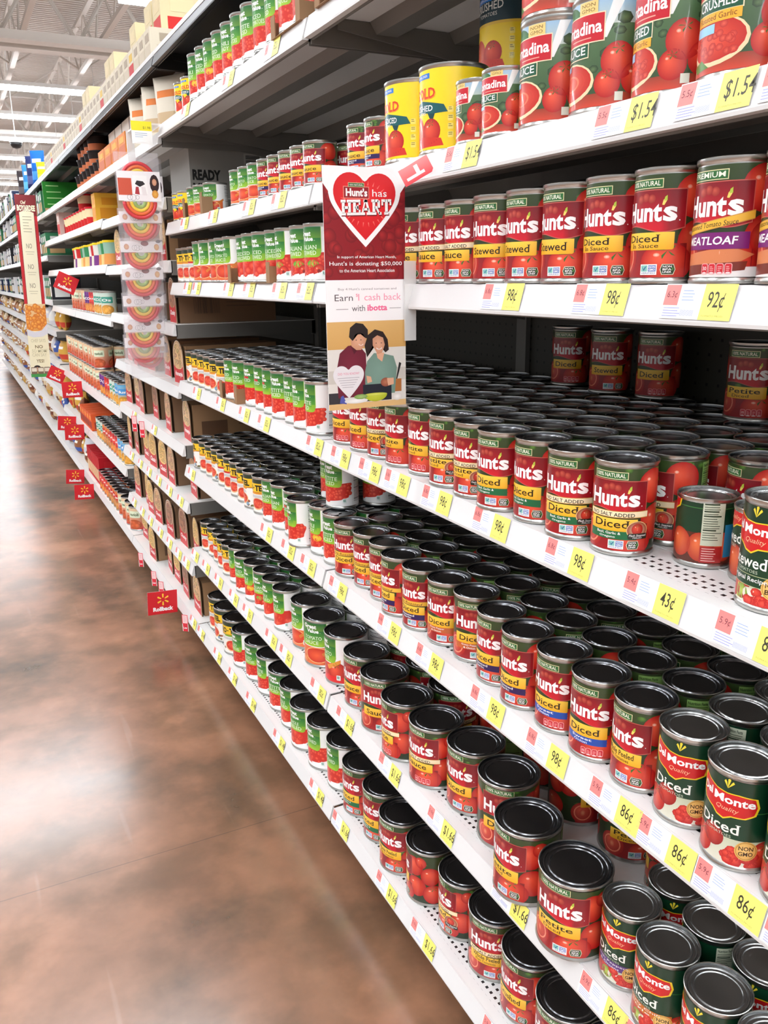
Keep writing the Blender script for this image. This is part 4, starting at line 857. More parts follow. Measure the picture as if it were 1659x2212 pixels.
# the kitchen photograph at the foot of the sign
A.rect(0, 0, 134, 133, (226, 222, 214), 1); A.rect(0, 92, 134, 133, (214, 166, 96), 1.4, (222, 178, 110)); A.rect(0, 0, 134, 9, (226, 186, 126), 1.5); A.rect(0, 9, 26, 26, (52, 50, 54), 1.6)
A.rect(0, 40, 134, 60, (206, 200, 190), 1.3); A.rect(100, 22, 126, 42, (178, 112, 58), 1.8); A.poly([(116, 40), (118, 40), (126, 66), (122, 68)], (40, 36, 36), 1.7)
SK = (226, 172, 140); SK2 = (206, 148, 116)
fan(A, [(16, 18), (14, 60), (20, 86), (34, 97), (52, 98), (64, 84), (66, 18)], (108, 28, 48), 2.2, (124, 34, 56)); A.poly([(38, 98), (50, 90), (44, 84)], (86, 20, 38), 2.6)
fan(A, [(40, 96), (38, 108), (44, 118), (56, 119), (64, 110), (64, 98), (56, 90), (48, 90)], SK2, 3, SK)
fan(A, [(36, 110), (38, 124), (48, 131), (60, 129), (68, 120), (68, 106), (63, 108), (60, 114), (46, 113), (42, 104)], (36, 26, 26), 3.4)
A.ring(56, 99, 3, 4, (250, 240, 236), 3.8, 10, PI, 2*PI, .6)
fan(A, [(62, 20), (62, 56), (66, 72), (78, 84), (96, 82), (112, 78), (118, 60), (114, 20)], (116, 146, 132), 3.2, (128, 160, 146))
fan(A, [(66, 78), (62, 96), (68, 112), (80, 120), (94, 116), (102, 104), (104, 88), (98, 84), (92, 100), (80, 108), (74, 92)], (40, 28, 26), 3.6)
A.poly([(82, 84), (96, 84), (92, 70), (84, 76)], SK, 3.8)
fan(A, [(76, 96), (76, 106), (84, 111), (94, 107), (97, 96), (92, 84), (84, 82)], SK2, 4, SK); A.ring(87, 92, 3.6, 5, (250, 246, 244), 4.6, 10, PI, 2*PI, .6)
for ex in (82, 91): A.disc(ex, 99, 1.1, .7, (50, 34, 30), (50, 34, 30), 4.6, 6)
for ex in (48, 56): A.disc(ex, 105, 1.1, .7, (50, 34, 30), (50, 34, 30), 4.6, 6)
fan(A, [(64, 50), (72, 48), (74, 40), (66, 38)], SK, 4.4); fan(A, [(100, 44), (112, 44), (112, 34), (102, 32)], SK, 4.4); A.disc(98, 38, 9, 7, (190, 120, 90), (150, 80, 60), 4.2)
A.rect(58, 10, 108, 36, (30, 34, 46), 3.9); A.disc(80, 20, 20, 11, (206, 214, 70), (176, 186, 40), 4.8, 20, a0=PI, a1=2*PI); A.disc(80, 20, 20, 2.4, (222, 228, 110), (190, 198, 60), 5, 20)
A.disc(46, 12, 20, 4, (250, 250, 248), (226, 224, 220), 5); A.disc(54, 18, 12, 4, (170, 196, 120), (120, 160, 80), 5.2, 9); A.disc(118, 14, 9, 6, (250, 248, 244), (220, 214, 206), 4.6); A.poly([(18, 10), (30, 8), (24, 22), (20, 20)], (80, 90, 170), 4.6)
fan(A, heart(34, 42, 52, 50), (232, 228, 230), 5.4); A.text('DID YOU KNOW?', 16, 53, 36, 3.6, (226, 120, 150), 6)
for i in range(5): A.rect(15+i*2, 48-i*3.6, 52-i*2.6, 48.8-i*3.6, (176, 170, 176), 6)
board('hanging_sign', .134, .353, A, 'tall red and white charity sign with heart and smiling couple, jutting from the fifth shelf', -.1345, 1.19, 1.134, 'sign')
t = empty('sign_holder', (.0, 1.183, 1.235)); tag(t, 'clear plastic holder strip gripping the right side of the red heart sign', 'sign holder')
b = MB(); b.box(-.006, .014, -.002, .0, 0, .12); b.box(-.004, .012, -.0, .004, .09, .12); obj('strip', b.mesh('strip', M_rail), t)
# tall cream and red pasta sign further down
A = Art(); W, H = 138, 1258
A.rect(0, 0, W, H, (240, 232, 200), 0); A.rect(0, 520, W, H, (150, 28, 34), 1, (128, 22, 30)); A.poly([(22, 520), (116, 520), (116, 1140), (69, 1160), (22, 1140)], (240, 232, 202), 2)
A.poly([(0, 520)]+[(16+3*(i % 2), 520+600*i/60) for i in range(61)]+[(0, 1120)], (196, 30, 40), 1.5); A.poly([(W, 520)]+[(W-16-3*(i % 2), 520+600*i/60) for i in range(61)]+[(W, 1120)], (196, 30, 40), 1.5)
A.text('Chef', 36, 1196, 34, 22, (246, 240, 210), 3, .02, .2); A.text('BOYARDEE', 10, 1148, 118, 40, (120, 60, 40), 3, .06); A.text('BOYARDEE', 10, 1150, 118, 40, (246, 240, 210), 4, .05)
fine(A, 40, 1110, 60, 6, 20, (176, 170, 140), 3, 2, 5)
for z_ in (900, 760, 630): A.text('NO', 48, z_, 38, 34, (150, 140, 116), 3, .01); A.rect(40, z_-24, 98, z_-20, (190, 182, 150), 3); A.rect(46, z_-40, 92, z_-36, (200, 192, 160), 3)
A.rect(0, 330, W, 520, (222, 150, 66), 2, (232, 200, 150))
r = random.Random(2)
for i in range(60): A.disc(r.uniform(2, 136), r.uniform(345, 505), r.uniform(10, 20), r.uniform(12, 22), (246, 176, 76), (206, 106, 30), 2.2+i*.02, 9, (-.2, .3))
A.poly([(0, 345), (0, 300), (40, 285), (100, 290), (138, 310), (138, 380), (100, 335), (50, 322)], (214, 212, 218), 4)
A.rect(0, 0, W, 300, (238, 230, 196), 1.2)
for tx, z_, c in (('CHEF SAYS', 250, (206, 198, 160)), ('NO', 206, (110, 92, 50)), ('SO MOM', 176, (206, 198, 160)), ('CAN SAY', 148, (206, 198, 160)), ('YES!', 104, (110, 92, 50))): A.text(tx, 20 if len(tx) > 4 else 44, z_, 98 if len(tx) > 4 else 52, 24, c, 4, .015)
A.text('SO', 34, -60, 10, 1, c, 0) if False else None
A.disc(46, 62, 26, 24, (34, 24, 24), (40, 28, 26), 4, 14); A.disc(46, 58, 12, 15, SK, SK2, 4.6, 12); A.rect(14, 0, 76, 40, (230, 190, 90), 4.2); A.disc(116, 50, 22, 18, (206, 40, 46), (180, 24, 34), 4.2, 10)
A.rect(0, 0, W, 26, (60, 150, 70), 5); A.rect(0, -0.0, W, 1, (60, 150, 70), 5.2)
for x in (4, 48, 92): A.rrect(x, 22, x+40, 72, 4, (118, 96, 78), 5.4); A.rrect(x+3, 40, x+37, 66, 3, (226, 216, 196), 5.8)
board('hanging_sign', .138, 1.258, A, 'very tall cream and dark red pasta sign with green foot, jutting into the aisle', -.171, 6.67, .653, 'sign', None, 0, .0012, .027)

# red rollback flags clipped to the channels
def spark(A, cx, cy, k, col, lay):
    for i in range(6):
        a = PI/2+i*PI/3; c, s_ = math.cos(a), math.sin(a); w = 1.7*k
        A.poly([(cx+(4*c)*k-s_*w*.6, cy+(4*s_)*k+c*w*.6), (cx+4*c*k+s_*w*.6, cy+4*s_*k-c*w*.6), (cx+11*c*k+s_*w, cy+11*s_*k-c*w), (cx+12*c*k, cy+12*s_*k), (cx+11*c*k-s_*w, cy+11*s_*k+c*w)], col, lay)
AF = Art(); AF.rect(0, 0, 112, 92, (208, 26, 38), 0, (216, 30, 42)); spark(AF, 58, 58, 2.0, (250, 200, 60), 1); AF.text('Rollback', 20, 12, 76, 17, WHITE, 1, .05)
for i, (y, z, lb, tilt) in enumerate(((3.06, .10, 'red rollback flag on the bottom shelf edge of the third bay', .05), (5.2, .672, 'red rollback flag on the third shelf edge of the fourth bay', 0), (5.35, .40, 'red rollback flag on the second shelf edge, nearer of two', .05), (5.75, .40, 'red rollback flag on the second shelf edge, farther of two', .12),
                                (5.2, .06, 'red rollback flag on the bottom shelf edge of the fourth bay', .06), (5.62, .07, 'red rollback flag on the bottom shelf edge, fifth bay', .1), (5.05, 1.30, 'tilted red rollback flag beside the yellow-lidded jars', .45), (6.15, .70, 'red rollback flag next to the tall pasta sign', .5))):
    board('rollback_flag', .112, .092, AF, lb, -.118, y, z, 'flag', 'red rollback flags', 0, .001, tilt)
AR = Art(); AR.rect(0, 0, 46, 24, (226, 60, 70), 0, (240, 150, 150)); AR.rect(6, 5, 34, 9, WHITE, 1); AR.rect(22, 9, 28, 20, WHITE, 1)
board('rollback_flag', .046, .024, AR, 'small pink and red flag at the sixth shelf edge above the heart sign', -.030, 1.13, 1.455, 'flag', None, -.5, .001, -.5)
AT = Art(); AT.rect(0, 30, 24, 66, (246, 206, 206), 0); AT.frame(0, 30, 24, 66, 2.4, (226, 70, 84), 1); AT.rect(2, 0, 22, 30, (220, 44, 60), 0); AT.text('Low', 5, 10, 14, 8, WHITE, 1, .03); fine(AT, 5, 58, 14, 6, 4, (200, 150, 150), 1, 3, 1)
for i, (y, z, nm) in enumerate(((2.92, .1414, 'bottom'), (3.32, .1414, 'bottom'), (3.46, .1414, 'bottom'), (3.74, .1414, 'bottom'), (3.42, .79, 'fourth'), (3.58, .79, 'fourth'))):
    t = board('promotion_tag', .024, .066, AT, 'pink and red promotion tag, %s from near end, %s shelf edge, third bay' % (ORD[i if i < 4 else i-4], nm), -.021, y, z-.070, 'promotion tag', 'pink promotion tags', -.75, .0006)

# ------------------------------------------------------------------ strip of rainbow gummy packs at the second bay's far end
GC = [(214, 66, 74), (236, 112, 62), (244, 206, 76), (164, 192, 112)]
def rainbow(up):
    bm = bmesh.new(); cl = bm.loops.layers.float_color.new('Col'); b = MB(); cols = []
    for q, c in enumerate(GC):
        R = .0465-q*.0105; n0 = len(b.f); s_ = 1 if up else -1
        b.tube([(R*math.cos(PI*i/16), 0, s_*R*math.sin(PI*i/16)*.98) for i in range(17)], .0056, 8); cols += [c]*(len(b.f)-n0)
    V = [bm.verts.new(v) for v in b.v]
    for f, c in zip(b.f, cols):
        F = bm.faces.new([V[i] for i in f]); F.smooth = True
        for lp in F.loops: lp[cl] = (*lin(c), 1)
    bmesh.ops.recalc_face_normals(bm, faces=bm.faces)
    me = bpy.data.meshes.new('gummy_rainbow'); bm.to_mesh(me); bm.free(); me.materials.append(M_gum); return me
ME_UP, ME_DN = rainbow(True), rainbow(False)
AC = Art(); AC.rect(-64, 0, 64, 32, (244, 240, 242), 0); AC.disc(-46, 16, 8, 9, (226, 170, 110), (196, 120, 70), 1, 10); AC.disc(46, 15, 8, 10, (236, 190, 110), (206, 140, 70), 1, 10); AC.disc(10, 26, 12, 8, (150, 40, 50), (120, 24, 36), 1, 12)
for dx, rr in ((-22, 8), (-14, 9), (-4, 6)): AC.ring(dx, 13, rr-.7, rr, (90, 80, 84), 1.4, 18)
AC.disc(52, 32, 8, 5, (60, 40, 40), (50, 34, 36), .8, 10)
ACB = Art(); ACB.rect(-64, 0, 64, 84, (244, 240, 242), 0); ACB.rect(-62, 16, -22, 64, (206, 84, 60), 1); ACB.rect(-18, 20, 24, 72, (250, 248, 248), 1.2); ACB.disc(46, 50, 14, 26, (60, 34, 34), (44, 26, 28), 1, 12); ACB.disc(46, 54, 7, 10, SK, SK2, 1.4, 10); ACB.disc(46, 20, 10, 12, (236, 180, 80), (210, 140, 60), 1.4, 10)
ACB.poly([(-12, 48), (2, 40), (18, 48), (12, 56), (-6, 58)], (40, 36, 40), 2); ACB.poly([(-10, 40), (-2, 40), (0, 18), (-14, 20)], (176, 50, 60), 2); ACB.poly([(6, 40), (18, 40), (22, 16), (8, 16)], (236, 230, 232), 2)
for dx, rr in ((-30, 8), (-20, 9), (-8, 6)): ACB.ring(dx, 10, rr-.7, rr, (90, 80, 84), 1.4, 18)
MC, MCB = AC.flat('header_card', M_paper), ACB.flat('header_card', M_paper)
def pouch(h):
    b = MB(); xs = [-.066+.132*i/6 for i in range(7)]; zs = [h*i/8 for i in range(9)]; vs = []
    for s_ in (-1, 1):
        for z in zs:
            for x in xs:
                e = max(0, math.sin(PI*(x+.066)/.132))**.6*max(0, math.sin(PI*z/h))**.5; vs.append((x, s_*(.0012+.0085*e), z))
    f = []
    for s_ in (0, 1):
        o = s_*63
        for j in range(8):
            for i in range(6): f.append((o+j*7+i, o+j*7+i+1, o+j*7+i+8, o+j*7+i+7))
    b.add(vs, f); return b.mesh('pouch', M_plastic, True)
MP = {False: pouch(.128), True: pouch(.20)}
def gummy_pack(x, y, z, first, label, g):
    t = empty('gummy_pack', (x, y, z)); tag(t, label, 'candy', g)
    if first:
        obj('header_card', MCB, t, (0, -.012, .068)); obj('gummy_rainbow', ME_UP, t, (0, -.004, .130)); obj('gummy_rainbow', ME_DN, t, (0, -.004, .066))
    else: obj('header_card', MC, t, (0, -.012, .092)); obj('gummy_rainbow', ME_DN, t, (0, 0, .090))
    obj('pouch', MP[first], t, (0, 0, .006))
zz = [1.503, 1.418, 1.332, 1.250, 1.168, 1.086, 1.035]
for i, z in enumerate(zz):
    gummy_pack(-.078+.0035*i*0-.0, 2.755+.021*i, z-.010, i == 0, 'rainbow gummy pack hanging on the clip strip, %s from the top' % ORD[i], 'rainbow gummy packs on the front strip')
for i in range(7):
    gummy_pack(-.030, 2.93+.021*i, 1.50-.085*i, i == 0, 'rainbow gummy pack on the strip behind, %s from the top' % ORD[i], 'rainbow gummy packs on the rear strip')
t = empty('clip_strip', (-.06, 2.738, 1.06)); tag(t, 'narrow plastic clip strip carrying the rainbow gummy packs, yellow tag on top', 'clip strip')
b = MB(); b.box(-.012, .012, .168, .170, 0, .72); b.box(-.006, .06, .0, .17, .715, .72); obj('strip', b.mesh('strip', M_rail), t)
AP = Art(); AP.rect(-30, 0, 30, 62, (246, 246, 244), 0); AP.rect(-30, 36, 30, 62, (240, 226, 40), 1); AP.text('$1.98', 4, 40, 22, 8, (110, 104, 30), 2); fine(AP, -20, 28, 36, 3, 5, (150, 170, 200), 1, 2, 1.4)
obj('price_card', AP.flat('price_card', M_paper), t, (0, -.01, .66))

# ------------------------------------------------------------------ third bay: soup cartons with arched printed fronts
def carton_meshes(v):
    r = random.Random(v); w, d, h = .105, .34, .128
    b = MB(); b.box(.012, d, 0, w, 0, h); body = b.mesh('carton', M_card if v % 2 else M_cardd)
    A = Art(); n = 16; W, H = 105, 146
    arch = lambda m: [(m, m), (W-m, m), (W-m, 92)]+[(W/2+(W/2-m)*math.cos(PI*i/n), 92+(H-92-m)*math.sin(PI*i/n)) for i in range(1, n)]+[(m, 92)]
    c1 = ((196, 150, 104), (206, 170, 120), (150, 100, 70), (220, 180, 100))[v % 4]
    fan(A, arch(0), (240, 236, 228) if v != 3 else (232, 226, 210), 0); fan(A, arch(2), c1, 1, tuple(min(255, c+24) for c in c1))
    for i in range(24): A.disc(r.uniform(14, 91), r.uniform(62, 126), r.uniform(7, 13), r.uniform(5, 9), tuple(min(255, c+r.randint(0, 40)) for c in c1), tuple(int(c*.72) for c in c1), 1.2+.02*i, 8)
    A.poly([(2, 2), (103, 2), (103, 62), (80, 52), (52, 49), (24, 52), (2, 62)], (198, 34, 44), 2.4); A.text(('Chunky', 'Homestyle', 'Chunky', 'Classic')[v % 4], 14, 22, 78, 20, WHITE, 3, .03, .25); A.ring(52, 92, 44, 45.5, (250, 230, 200), 2, 26)
    bm = A.bm()
    for q in bm.verts: q.co = (-q.co.z*.00012-.0002, .105-q.co.x*.001, q.co.y*.001)
    me = bpy.data.meshes.new('front_panel'); bm.to_mesh(me); bm.free(); me.materials.append(M_paper)
    p = MB(); k = len(arch(0)); pts = arch(0)
    p.add([(0, .105-x*.001, z*.001) for x, z in pts]+[(.003, .105-x*.001, z*.001) for x, z in pts], [tuple(range(k)), tuple(range(2*k-1, k-1, -1))]+[(i, (i+1) % k, k+(i+1) % k, k+i) for i in range(k)])
    sd = Art(); sd.rect(40, 20, 130, 70, (96, 68, 48), 0) if v % 2 else [sd.rect(60+i*3.4, 30, 60+i*3.4+r.choice((1, 2)), 90, (60, 46, 36), 0) for i in range(26)]
    fine(sd, 170, 100, 110, 5, 12, (92, 66, 48), 0, v, 3)
    return body, me, p.mesh('panel_board', M_card), sd.flat('carton_print', M_paper, 0.0)
CM = [carton_meshes(v) for v in range(4)]
rc = random.Random(21)
ys3 = {0: [2.85, 3.04, 3.22, 3.36, 3.56, 3.70, 3.88], 1: [2.84, 3.0, 3.14, 3.36, 3.52, 3.66, 3.86], 2: [2.83, 3.06, 3.20, 3.40, 3.55, 3.72, 3.88], 3: [2.83, 3.06, 3.38, 3.56, 3.74, 3.90], 4: [2.84, 3.10, 3.34, 3.6, 3.82], 5: [2.83, 3.1, 3.4, 3.7], 6: [2.9, 3.2, 3.5, 3.8]}
for si, ys in ys3.items():
    for i, y in enumerate(ys):
        v = rc.randrange(4); t = empty('soup_carton', (.022+rc.uniform(0, .035), y+.0, Z3[si]+.0008), rc.uniform(-.07, .07)); body, art, pb, sd = CM[v]
        tag(t, 'brown soup carton with arched red front, %s from near end, %s shelf, third bay' % (ORD[i], SHW[si]), 'carton', 'soup cartons in the third bay')
        obj('carton', body, t); pp = obj('panel_board', pb, t); obj('front_panel', art, pp); obj('carton_print', sd, t)
A = Art(); A.rect(0, 0, 300, 152, (150, 148, 142), 0); A.text('READY', 8, 54, 92, 32, (24, 24, 24), 1, .05); A.text('MEALS', 8, 14, 92, 32, (24, 24, 24), 1, .05); A.rect(180, 60, 240, 140, (176, 174, 168), 1)
for i in range(16): A.rect(186, 64+i*4.6, 234, 64+i*4.6+(3 if i % 3 else 1.6), (40, 40, 40), 2)
t = empty('meal_carton', (.10, 2.822, Z3[7]+.0008)); tag(t, 'grey cardboard carton printed READY MEALS at the near end of the third bay', 'carton')
b = MB(); b.box(0, .30, 0, .26, 0, .152); obj('carton', b.mesh('carton', mat('grey_cardboard', (150, 148, 142), .7)), t); obj('printed_side', A.flat('printed_side', M_paper, 0.0), t)

# ------------------------------------------------------------------ pouches, boxes and cups on the high shelves
def bag_mesh(w, h, d, mats, tilt=0):
    b = MB(); nx, nz = 6, 8; vs = []
    for s_ in (-1, 1):
        for j in range(nz+1):
            for i in range(nx+1):
                x = -w/2+w*i/nx; z = h*j/nz; e = max(0, math.sin(PI*i/nx))**.5*max(0, math.sin(PI*min(1, (j/nz)*.96+.06)))**.7
                vs.append((x*(1-.06*math.sin(PI*j/nz)), s_*(.003+d/2*e), z))
    f = []; mi = []
    for s_ in (0, 1):
        o = s_*(nx+1)*(nz+1)
        for j in range(nz):
            for i in range(nx): f.append((o+j*(nx+1)+i, o+j*(nx+1)+i+1, o+(j+1)*(nx+1)+i+1, o+(j+1)*(nx+1)+i)); mi.append((1 if 1 <= j <= 2 else 2 if j == 5 and 1 <= i <= 4 else 0))
    o = (nx+1)*(nz+1)
    ring = list(range(nx+1))+[(j)*(nx+1)+nx for j in range(1, nz+1)]+[nz*(nx+1)+i for i in range(nx-1, -1, -1)]+[j*(nx+1) for j in range(nz-1, 0, -1)]
    for a, c in zip(ring, ring[1:]+ring[:1]): f.append((a, c, c+o, a+o)); mi.append(0)
    b.add(vs, f); b.mi = mi; return b.mesh('pouch', mats, True)
CM_ = {}
def cmat(c, rough=.55):
    if c not in CM_: CM_[c] = mat('pack_%d_%d_%d' % c, c, rough, spec=.2)
    return CM_[c]
def pouch_thing(name, me, x, y, z, label, cat, g, rz=0, tilt=0):
    o = obj(name, me, None, (x, y, z)); o.rotation_euler = (tilt, 0, rz); return tag(o, label, cat, g)
MW = bag_mesh(.13, .165, .045, [cmat((226, 218, 200)), cmat((206, 180, 144)), cmat((226, 130, 66))])
for i, (x, y, rz, ti) in enumerate(((.07, 2.86, -1.0, .05), (.06, 3.0, -.7, -.08), (.08, 3.12, -1.1, .06), (.06, 3.22, -.9, .02), (.24, 2.9, -1.0, 0))):
    pouch_thing('rice_pouch', MW, x, y, Z3[8]+.003, 'cream rice pouch standing on the ninth shelf, %s from near end, third bay' % ORD[i], 'pouch', 'cream rice pouches', rz, ti)
def box_mesh(w, d, h, c0, c1, c2=None):
    """carton: depth along x, width along y, printed front bands"""
    b = MB(); b.box(0, d, 0, w, 0, h); b.m = 1; b.box(-.0006, 0, .06*w, .94*w, .12*h, .52*h); b.box(.1*d, .6*d, -.0006, 0, .1*h, .5*h); b.m = 2; b.box(-.0006, 0, .2*w, .8*w, .62*h, .86*h); b.box(.15*d, .5*d, -.0006, 0, .6*h, .85*h)
    return b.mesh('carton', [cmat(c0), cmat(c1), cmat(c2 or c1)])
MO = box_mesh(.15, .22, .085, (214, 122, 4), (196, 92, 2), (230, 160, 20)); MOC = MB(); MOC.prism_y([(.05, .085), (.053, .085), (.053, .16), (.05, .16)], .004, .146); MOC = MOC.mesh('back_card', cmat((244, 240, 230)))
for i in range(4):
    o = tag(obj('snack_carton', MO, None, (.02, 3.40+i*.158, Z3[8]+.0012)), 'orange open display carton on the ninth shelf, %s from near end, third bay' % ORD[i], 'carton', 'orange display cartons'); obj('back_card', MOC, o)
def cup_meshes(R, H, c0, c1, lidc, foot=.78):
    b = MB(); b.lathe([(R*foot, 0), (R*(foot+.04), .001), (R*(.25*foot+.75*.9), H*.45)], 20, cap1=False); b.m = 1; b.lathe([(R*(.25*foot+.75*.9), H*.45), (R*.96, H*.93), (R*.9, H*.94)], 20, cap0=False); 
    l = MB(); l.lathe([(R*.9, H*.9), (R, H*.905), (R, H*.99), (R*.96, H), (R*.9, H*.985), (R*.3, H*.985)], 20)
    return b.mesh('cup', [cmat(c0), cmat(c1)], angle=.7), l.mesh('lid', cmat(lidc, .35), angle=.7)
def cup(name, ms, x, y, z, label, g):
    t = empty(name, (x, y, z)); tag(t, label, 'cup', g); obj('cup', ms[0], t); obj('lid', ms[1], t)
CB = cup_meshes(.052, .064, (196, 110, 70), (36, 26, 24), (30, 24, 24)); CR = cup_meshes(.05, .085, (206, 40, 40), (244, 226, 180), (206, 30, 44)); CYS = [cup_meshes(.045, .105, a, c, (246, 214, 40), .95) for a, c in (((222, 150, 80), (150, 190, 170)), ((226, 220, 200), (200, 50, 50)), ((236, 200, 130), (60, 140, 90)), ((120, 60, 130), (226, 226, 216)))]
for i in range(7):
    y = 4.08+i*.116
    for j in range(3 if 2 <= i <= 5 else 1): cup('soup_cup', CB, .07, y, Z45[6]+j*.0645+.0006, 'black soup cup, %s from near end, %s of its stack, seventh shelf, fourth bay' % (ORD[i], ('bottom', 'middle', 'top')[j]), 'black soup cups')
for i in range(9): cup('pasta_cup', CR, .065, 4.55+i*.106, Z45[5]+.0006, 'red-lidded pasta cup on the sixth shelf, %s from near end, fourth and fifth bays' % ORD[i], 'red-lidded pasta cups')
cup('pasta_cup', CR, .075, 4.86, Z45[5]+.0862, 'red-lidded pasta cup stacked on another, sixth shelf, fourth bay', 'red-lidded pasta cups')
for i in range(12): cup('soup_jar', CYS[(i*7//3) % 4], .058+.004*(i % 3), 4.10+i*.1005, Z45[4]+.0006, 'yellow-lidded jar on the fifth shelf, %s from near end, fourth and fifth bays' % ORD[i], 'yellow-lidded jars')
tag(obj('snack_carton', box_mesh(.10, .2, .13, (240, 180, 60), (226, 150, 40)), None, (.03, 4.30, Z45[5]+.0012)), 'tall orange carton on the sixth shelf of the fourth bay', 'carton')
tag(obj('snack_carton', box_mesh(.13, .25, .14, (226, 190, 180), (206, 60, 60), (240, 226, 220)), None, (.03, 5.72, Z45[5]+.0012)), 'pale pink and red carton on the sixth shelf, fifth bay', 'carton')
# cans of pasta and ravioli
def pasta(key, x, y, z, label, g):
    x, y = settle(x, y, z, LABEL_DEFS[key][1]); can('pasta_can', key, x, y, z, facing(x, y)+rc.uniform(-.9, -.3), label, 'can', g)
for si, cyc, y0, n, d in ((0, ('p_cream', 'p_orange', 'p_red'), 4.07, 12, 3), (1, ('p_blue', 'p_red', 'p_orange', 'p_teal'), 4.07, 12, 4), (2, ('p_blue', 'p_teal', 'p_red', 'p_purple'), 4.07, 8, 3), (3, ('p_teal', 'p_teal', 'p_red', 'p_purple'), 4.30, 8, 0)):
    yy = y0
    for i in range(n):
        k = cyc[min(i*len(cyc)//n, len(cyc)-1)]; R = SIZES[LABEL_DEFS[k][1]][0]; yy += R
        for j in range(d+1):
            pasta(k, .055+(R-.038)+j*(2*R+.001), yy, Z45[si]+.0006, 'pasta can, %s row back, %s from near end, %s shelf, fourth bay' % (ORD[j] if j else 'front', ORD[i], SHW[si]) if j else 'bright pasta can, front row, %s from near end, %s shelf, fourth bay' % (ORD[i], SHW[si]), 'pasta cans in the fourth bay')
        yy += R+.001
for i in range(12):
    for j in range(2):
        for q in range(2 if i < 9 else 1): pasta('p_cream', .07+q*.106, 4.80+i*.1045, Z45[2]+.0006+j*.1195, 'cream and red ravioli can, %s, %s layer, %s from near end, third shelf' % (('front', 'behind')[q], ('lower', 'upper')[j], ORD[i]), 'stacked ravioli cans')
for i in range(5): pasta('p_cream', .07, 5.02+i*.106, Z45[3]+.0006, 'cream and red ravioli can on the fourth shelf, %s from near end' % ORD[i], 'ravioli cans on the fourth shelf')
MR = box_mesh(.045, .2, .17, (196, 30, 40), (236, 206, 160), (206, 40, 46))
for i in range(9): tag(obj('dinner_box', MR, None, (.03, 5.12+i*.056, Z45[0]+.0012)), 'thin red dinner box on the bottom shelf, %s from near end, fourth and fifth bays' % ORD[i], 'box', 'thin red dinner boxes')
MOr = box_mesh(.09, .16, .10, (226, 96, 50), (150, 60, 50), (240, 150, 70))
for i in range(5): tag(obj('snack_carton', MOr, None, (.02, 5.16+i*.1, Z45[1]+.0012)), 'orange meal box on the second shelf, %s from near end, fifth bay' % ORD[i], 'box', 'orange meal boxes')
# white noodle cartons along the black top shelf
MWh = [box_mesh(.085, .2, .095, (204, 194, 172), (190, 178, 156), (160, 146, 126)), box_mesh(.085, .2, .095, (204, 196, 174), (186, 34, 40), (206, 170, 70)), box_mesh(.11, .22, .15, (200, 186, 148), (186, 40, 36), (206, 190, 150))]
for i in range(36):
    y = 2.90+i*.0895; k = 1 if i % 7 == 3 else 0
    tag(obj('noodle_carton', MWh[k], None, (.025, y, Z3[9]+.0012)), 'white noodle carton on the black top shelf, %s' % ('%s from near end' % ORD[i] if i < 26 else '%s from the far end' % ORD[35-i]), 'carton', 'white noodle cartons on top')
for i, y in enumerate((3.05, 3.18, 3.45, 3.9, 4.02, 4.6, 4.72)):
    tag(obj('noodle_carton', MWh[2], None, (.10, y, Z3[9]+.097)), 'cream noodle carton stacked on the white ones, %s from near end' % ORD[i], 'carton', 'upper cream noodle cartons')
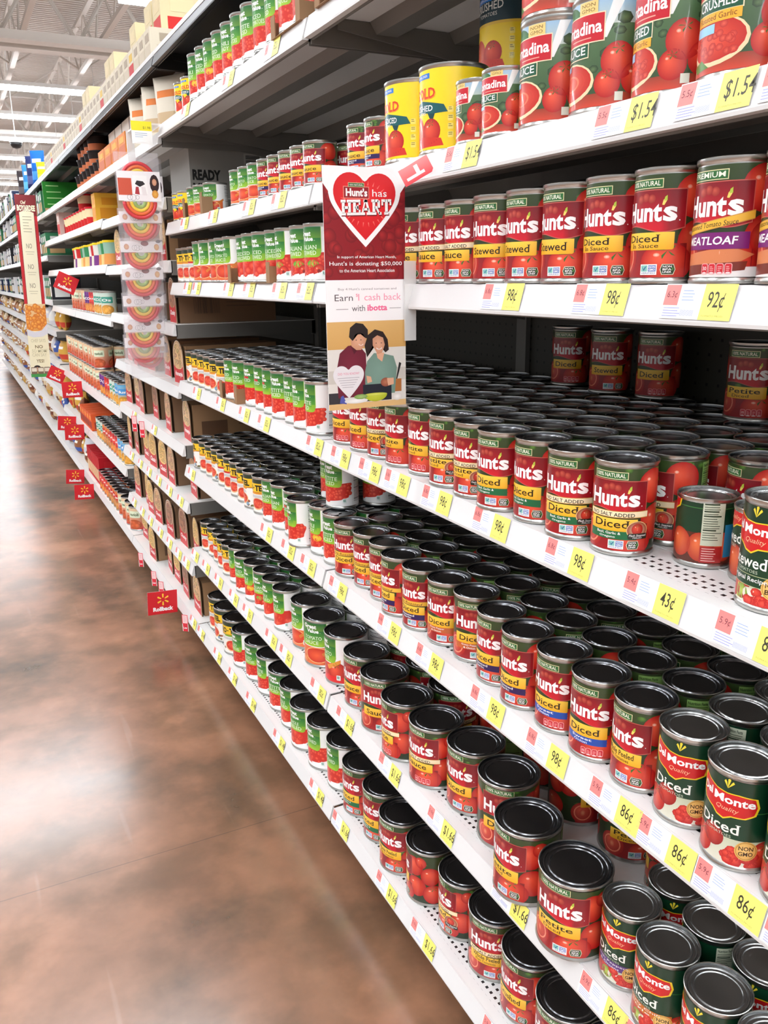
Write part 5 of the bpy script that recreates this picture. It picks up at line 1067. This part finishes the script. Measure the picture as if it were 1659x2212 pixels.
# green display tower and towels beyond the fifth bay
b = MB(); b.box(0, .21, 0, .03, 0, .155); b.m = 1
for i in range(4): b.box(.02, .13-.012*i, -.0008, 0, .02+i*.036, .025+i*.036)
tag(obj('display_board', b.mesh('display_board', [cmat((40, 124, 40)), cmat((176, 222, 150))]), None, (-.02, 5.96, Z45[6]+.0012)), 'green display board with pale lines standing on the seventh shelf', 'display')
for i, (x, y, z, w, h, c, lb) in enumerate(((.02, 6.75, Z6[8], .10, .22, (30, 110, 206), 'bright blue pouch on the black top shelf beyond the noodle cartons'), (.03, 6.6, Z6[8], .08, .13, (236, 220, 40), 'yellow pouch on the black top shelf beside the blue one'), (.02, 7.05, Z6[8], .12, .22, (44, 56, 110), 'navy pouch on the black top shelf beyond the blue one'), (.02, 7.4, Z6[8], .12, .20, (60, 150, 220), 'sky-blue pouch on the black top shelf'), (.02, 7.8, Z6[8], .14, .2, (60, 52, 56), 'dark pouch on the far black top shelf'))):
    pouch_thing('snack_pouch', bag_mesh(w, h, .06, [cmat(c), cmat(tuple(min(255, q+50) for q in c)), cmat((236, 236, 236))]), x+.03, y, z+.003, lb, 'pouch', None, -.5)
# far bays: bags of bread, tortillas and chips, boxes between
PAL = [(176, 130, 90), (206, 170, 120), (226, 206, 170), (150, 96, 62), (236, 236, 232), (206, 160, 70), (120, 70, 48), (70, 96, 170), (214, 214, 220), (196, 70, 50)]
BAGS = [bag_mesh(.15, .115+.015*(i % 3), .08, [cmat(c), cmat(PAL[(i+4) % 10]), cmat((240, 236, 226))]) for i, c in enumerate(PAL)]
BXS = [box_mesh(.09, .2, .15+.02*(i % 2), c, PAL[(i*3+5) % 10], (240, 240, 236)) for i, c in enumerate(((40, 50, 80), (226, 226, 226), (60, 130, 90), (40, 40, 46)))]
rb = random.Random(5)
for k in range(5, 13):
    for si, z in enumerate(ZB[k][:-1] if k < 12 else ZB[k]):
        if k == 5 and si not in (0, 1): continue
        y = seam(k)+(.12 if k > 5 else .55); i = 0; n = 0
        while y < seam(k+1)-.09 and i < 7:
            if si >= 5 and k > 5: tag(obj('cereal_box', rb.choice(BXS), None, (.02, y-.05, z+.0012)), 'upright box, %s along the %s shelf, %s' % (ORD[i], SHW[si], BAY[k]), 'box', 'boxes on the upper shelves of the %s' % BAY[k]); y += .115
            else:
                m_ = rb.choice(BAGS[:4] if k > 8 else BAGS[2:9] if k in (5, 6) else BAGS[:7])
                pouch_thing('bread_bag', m_, .075+rb.uniform(-.01, .03), y, z+.003, 'soft bag, %s along the %s shelf, %s' % (ORD[i], SHW[si], BAY[k]), 'bag', 'bags on the lower shelves of the %s' % BAY[k], rb.uniform(-1.9, -1.2), rb.uniform(-.05, .05)); y += .165
            i += 1
for k in range(6, 12):
    for i in range(6 if k > 7 else 0): tag(obj('cereal_box', BXS[(i+k) % 4], None, (.02, seam(k)+.08+i*.18, Z6[8]+.0012)), 'upright box, %s along the black top shelf, %s' % (ORD[i], BAY[k]), 'box', 'boxes on the far black top shelf')
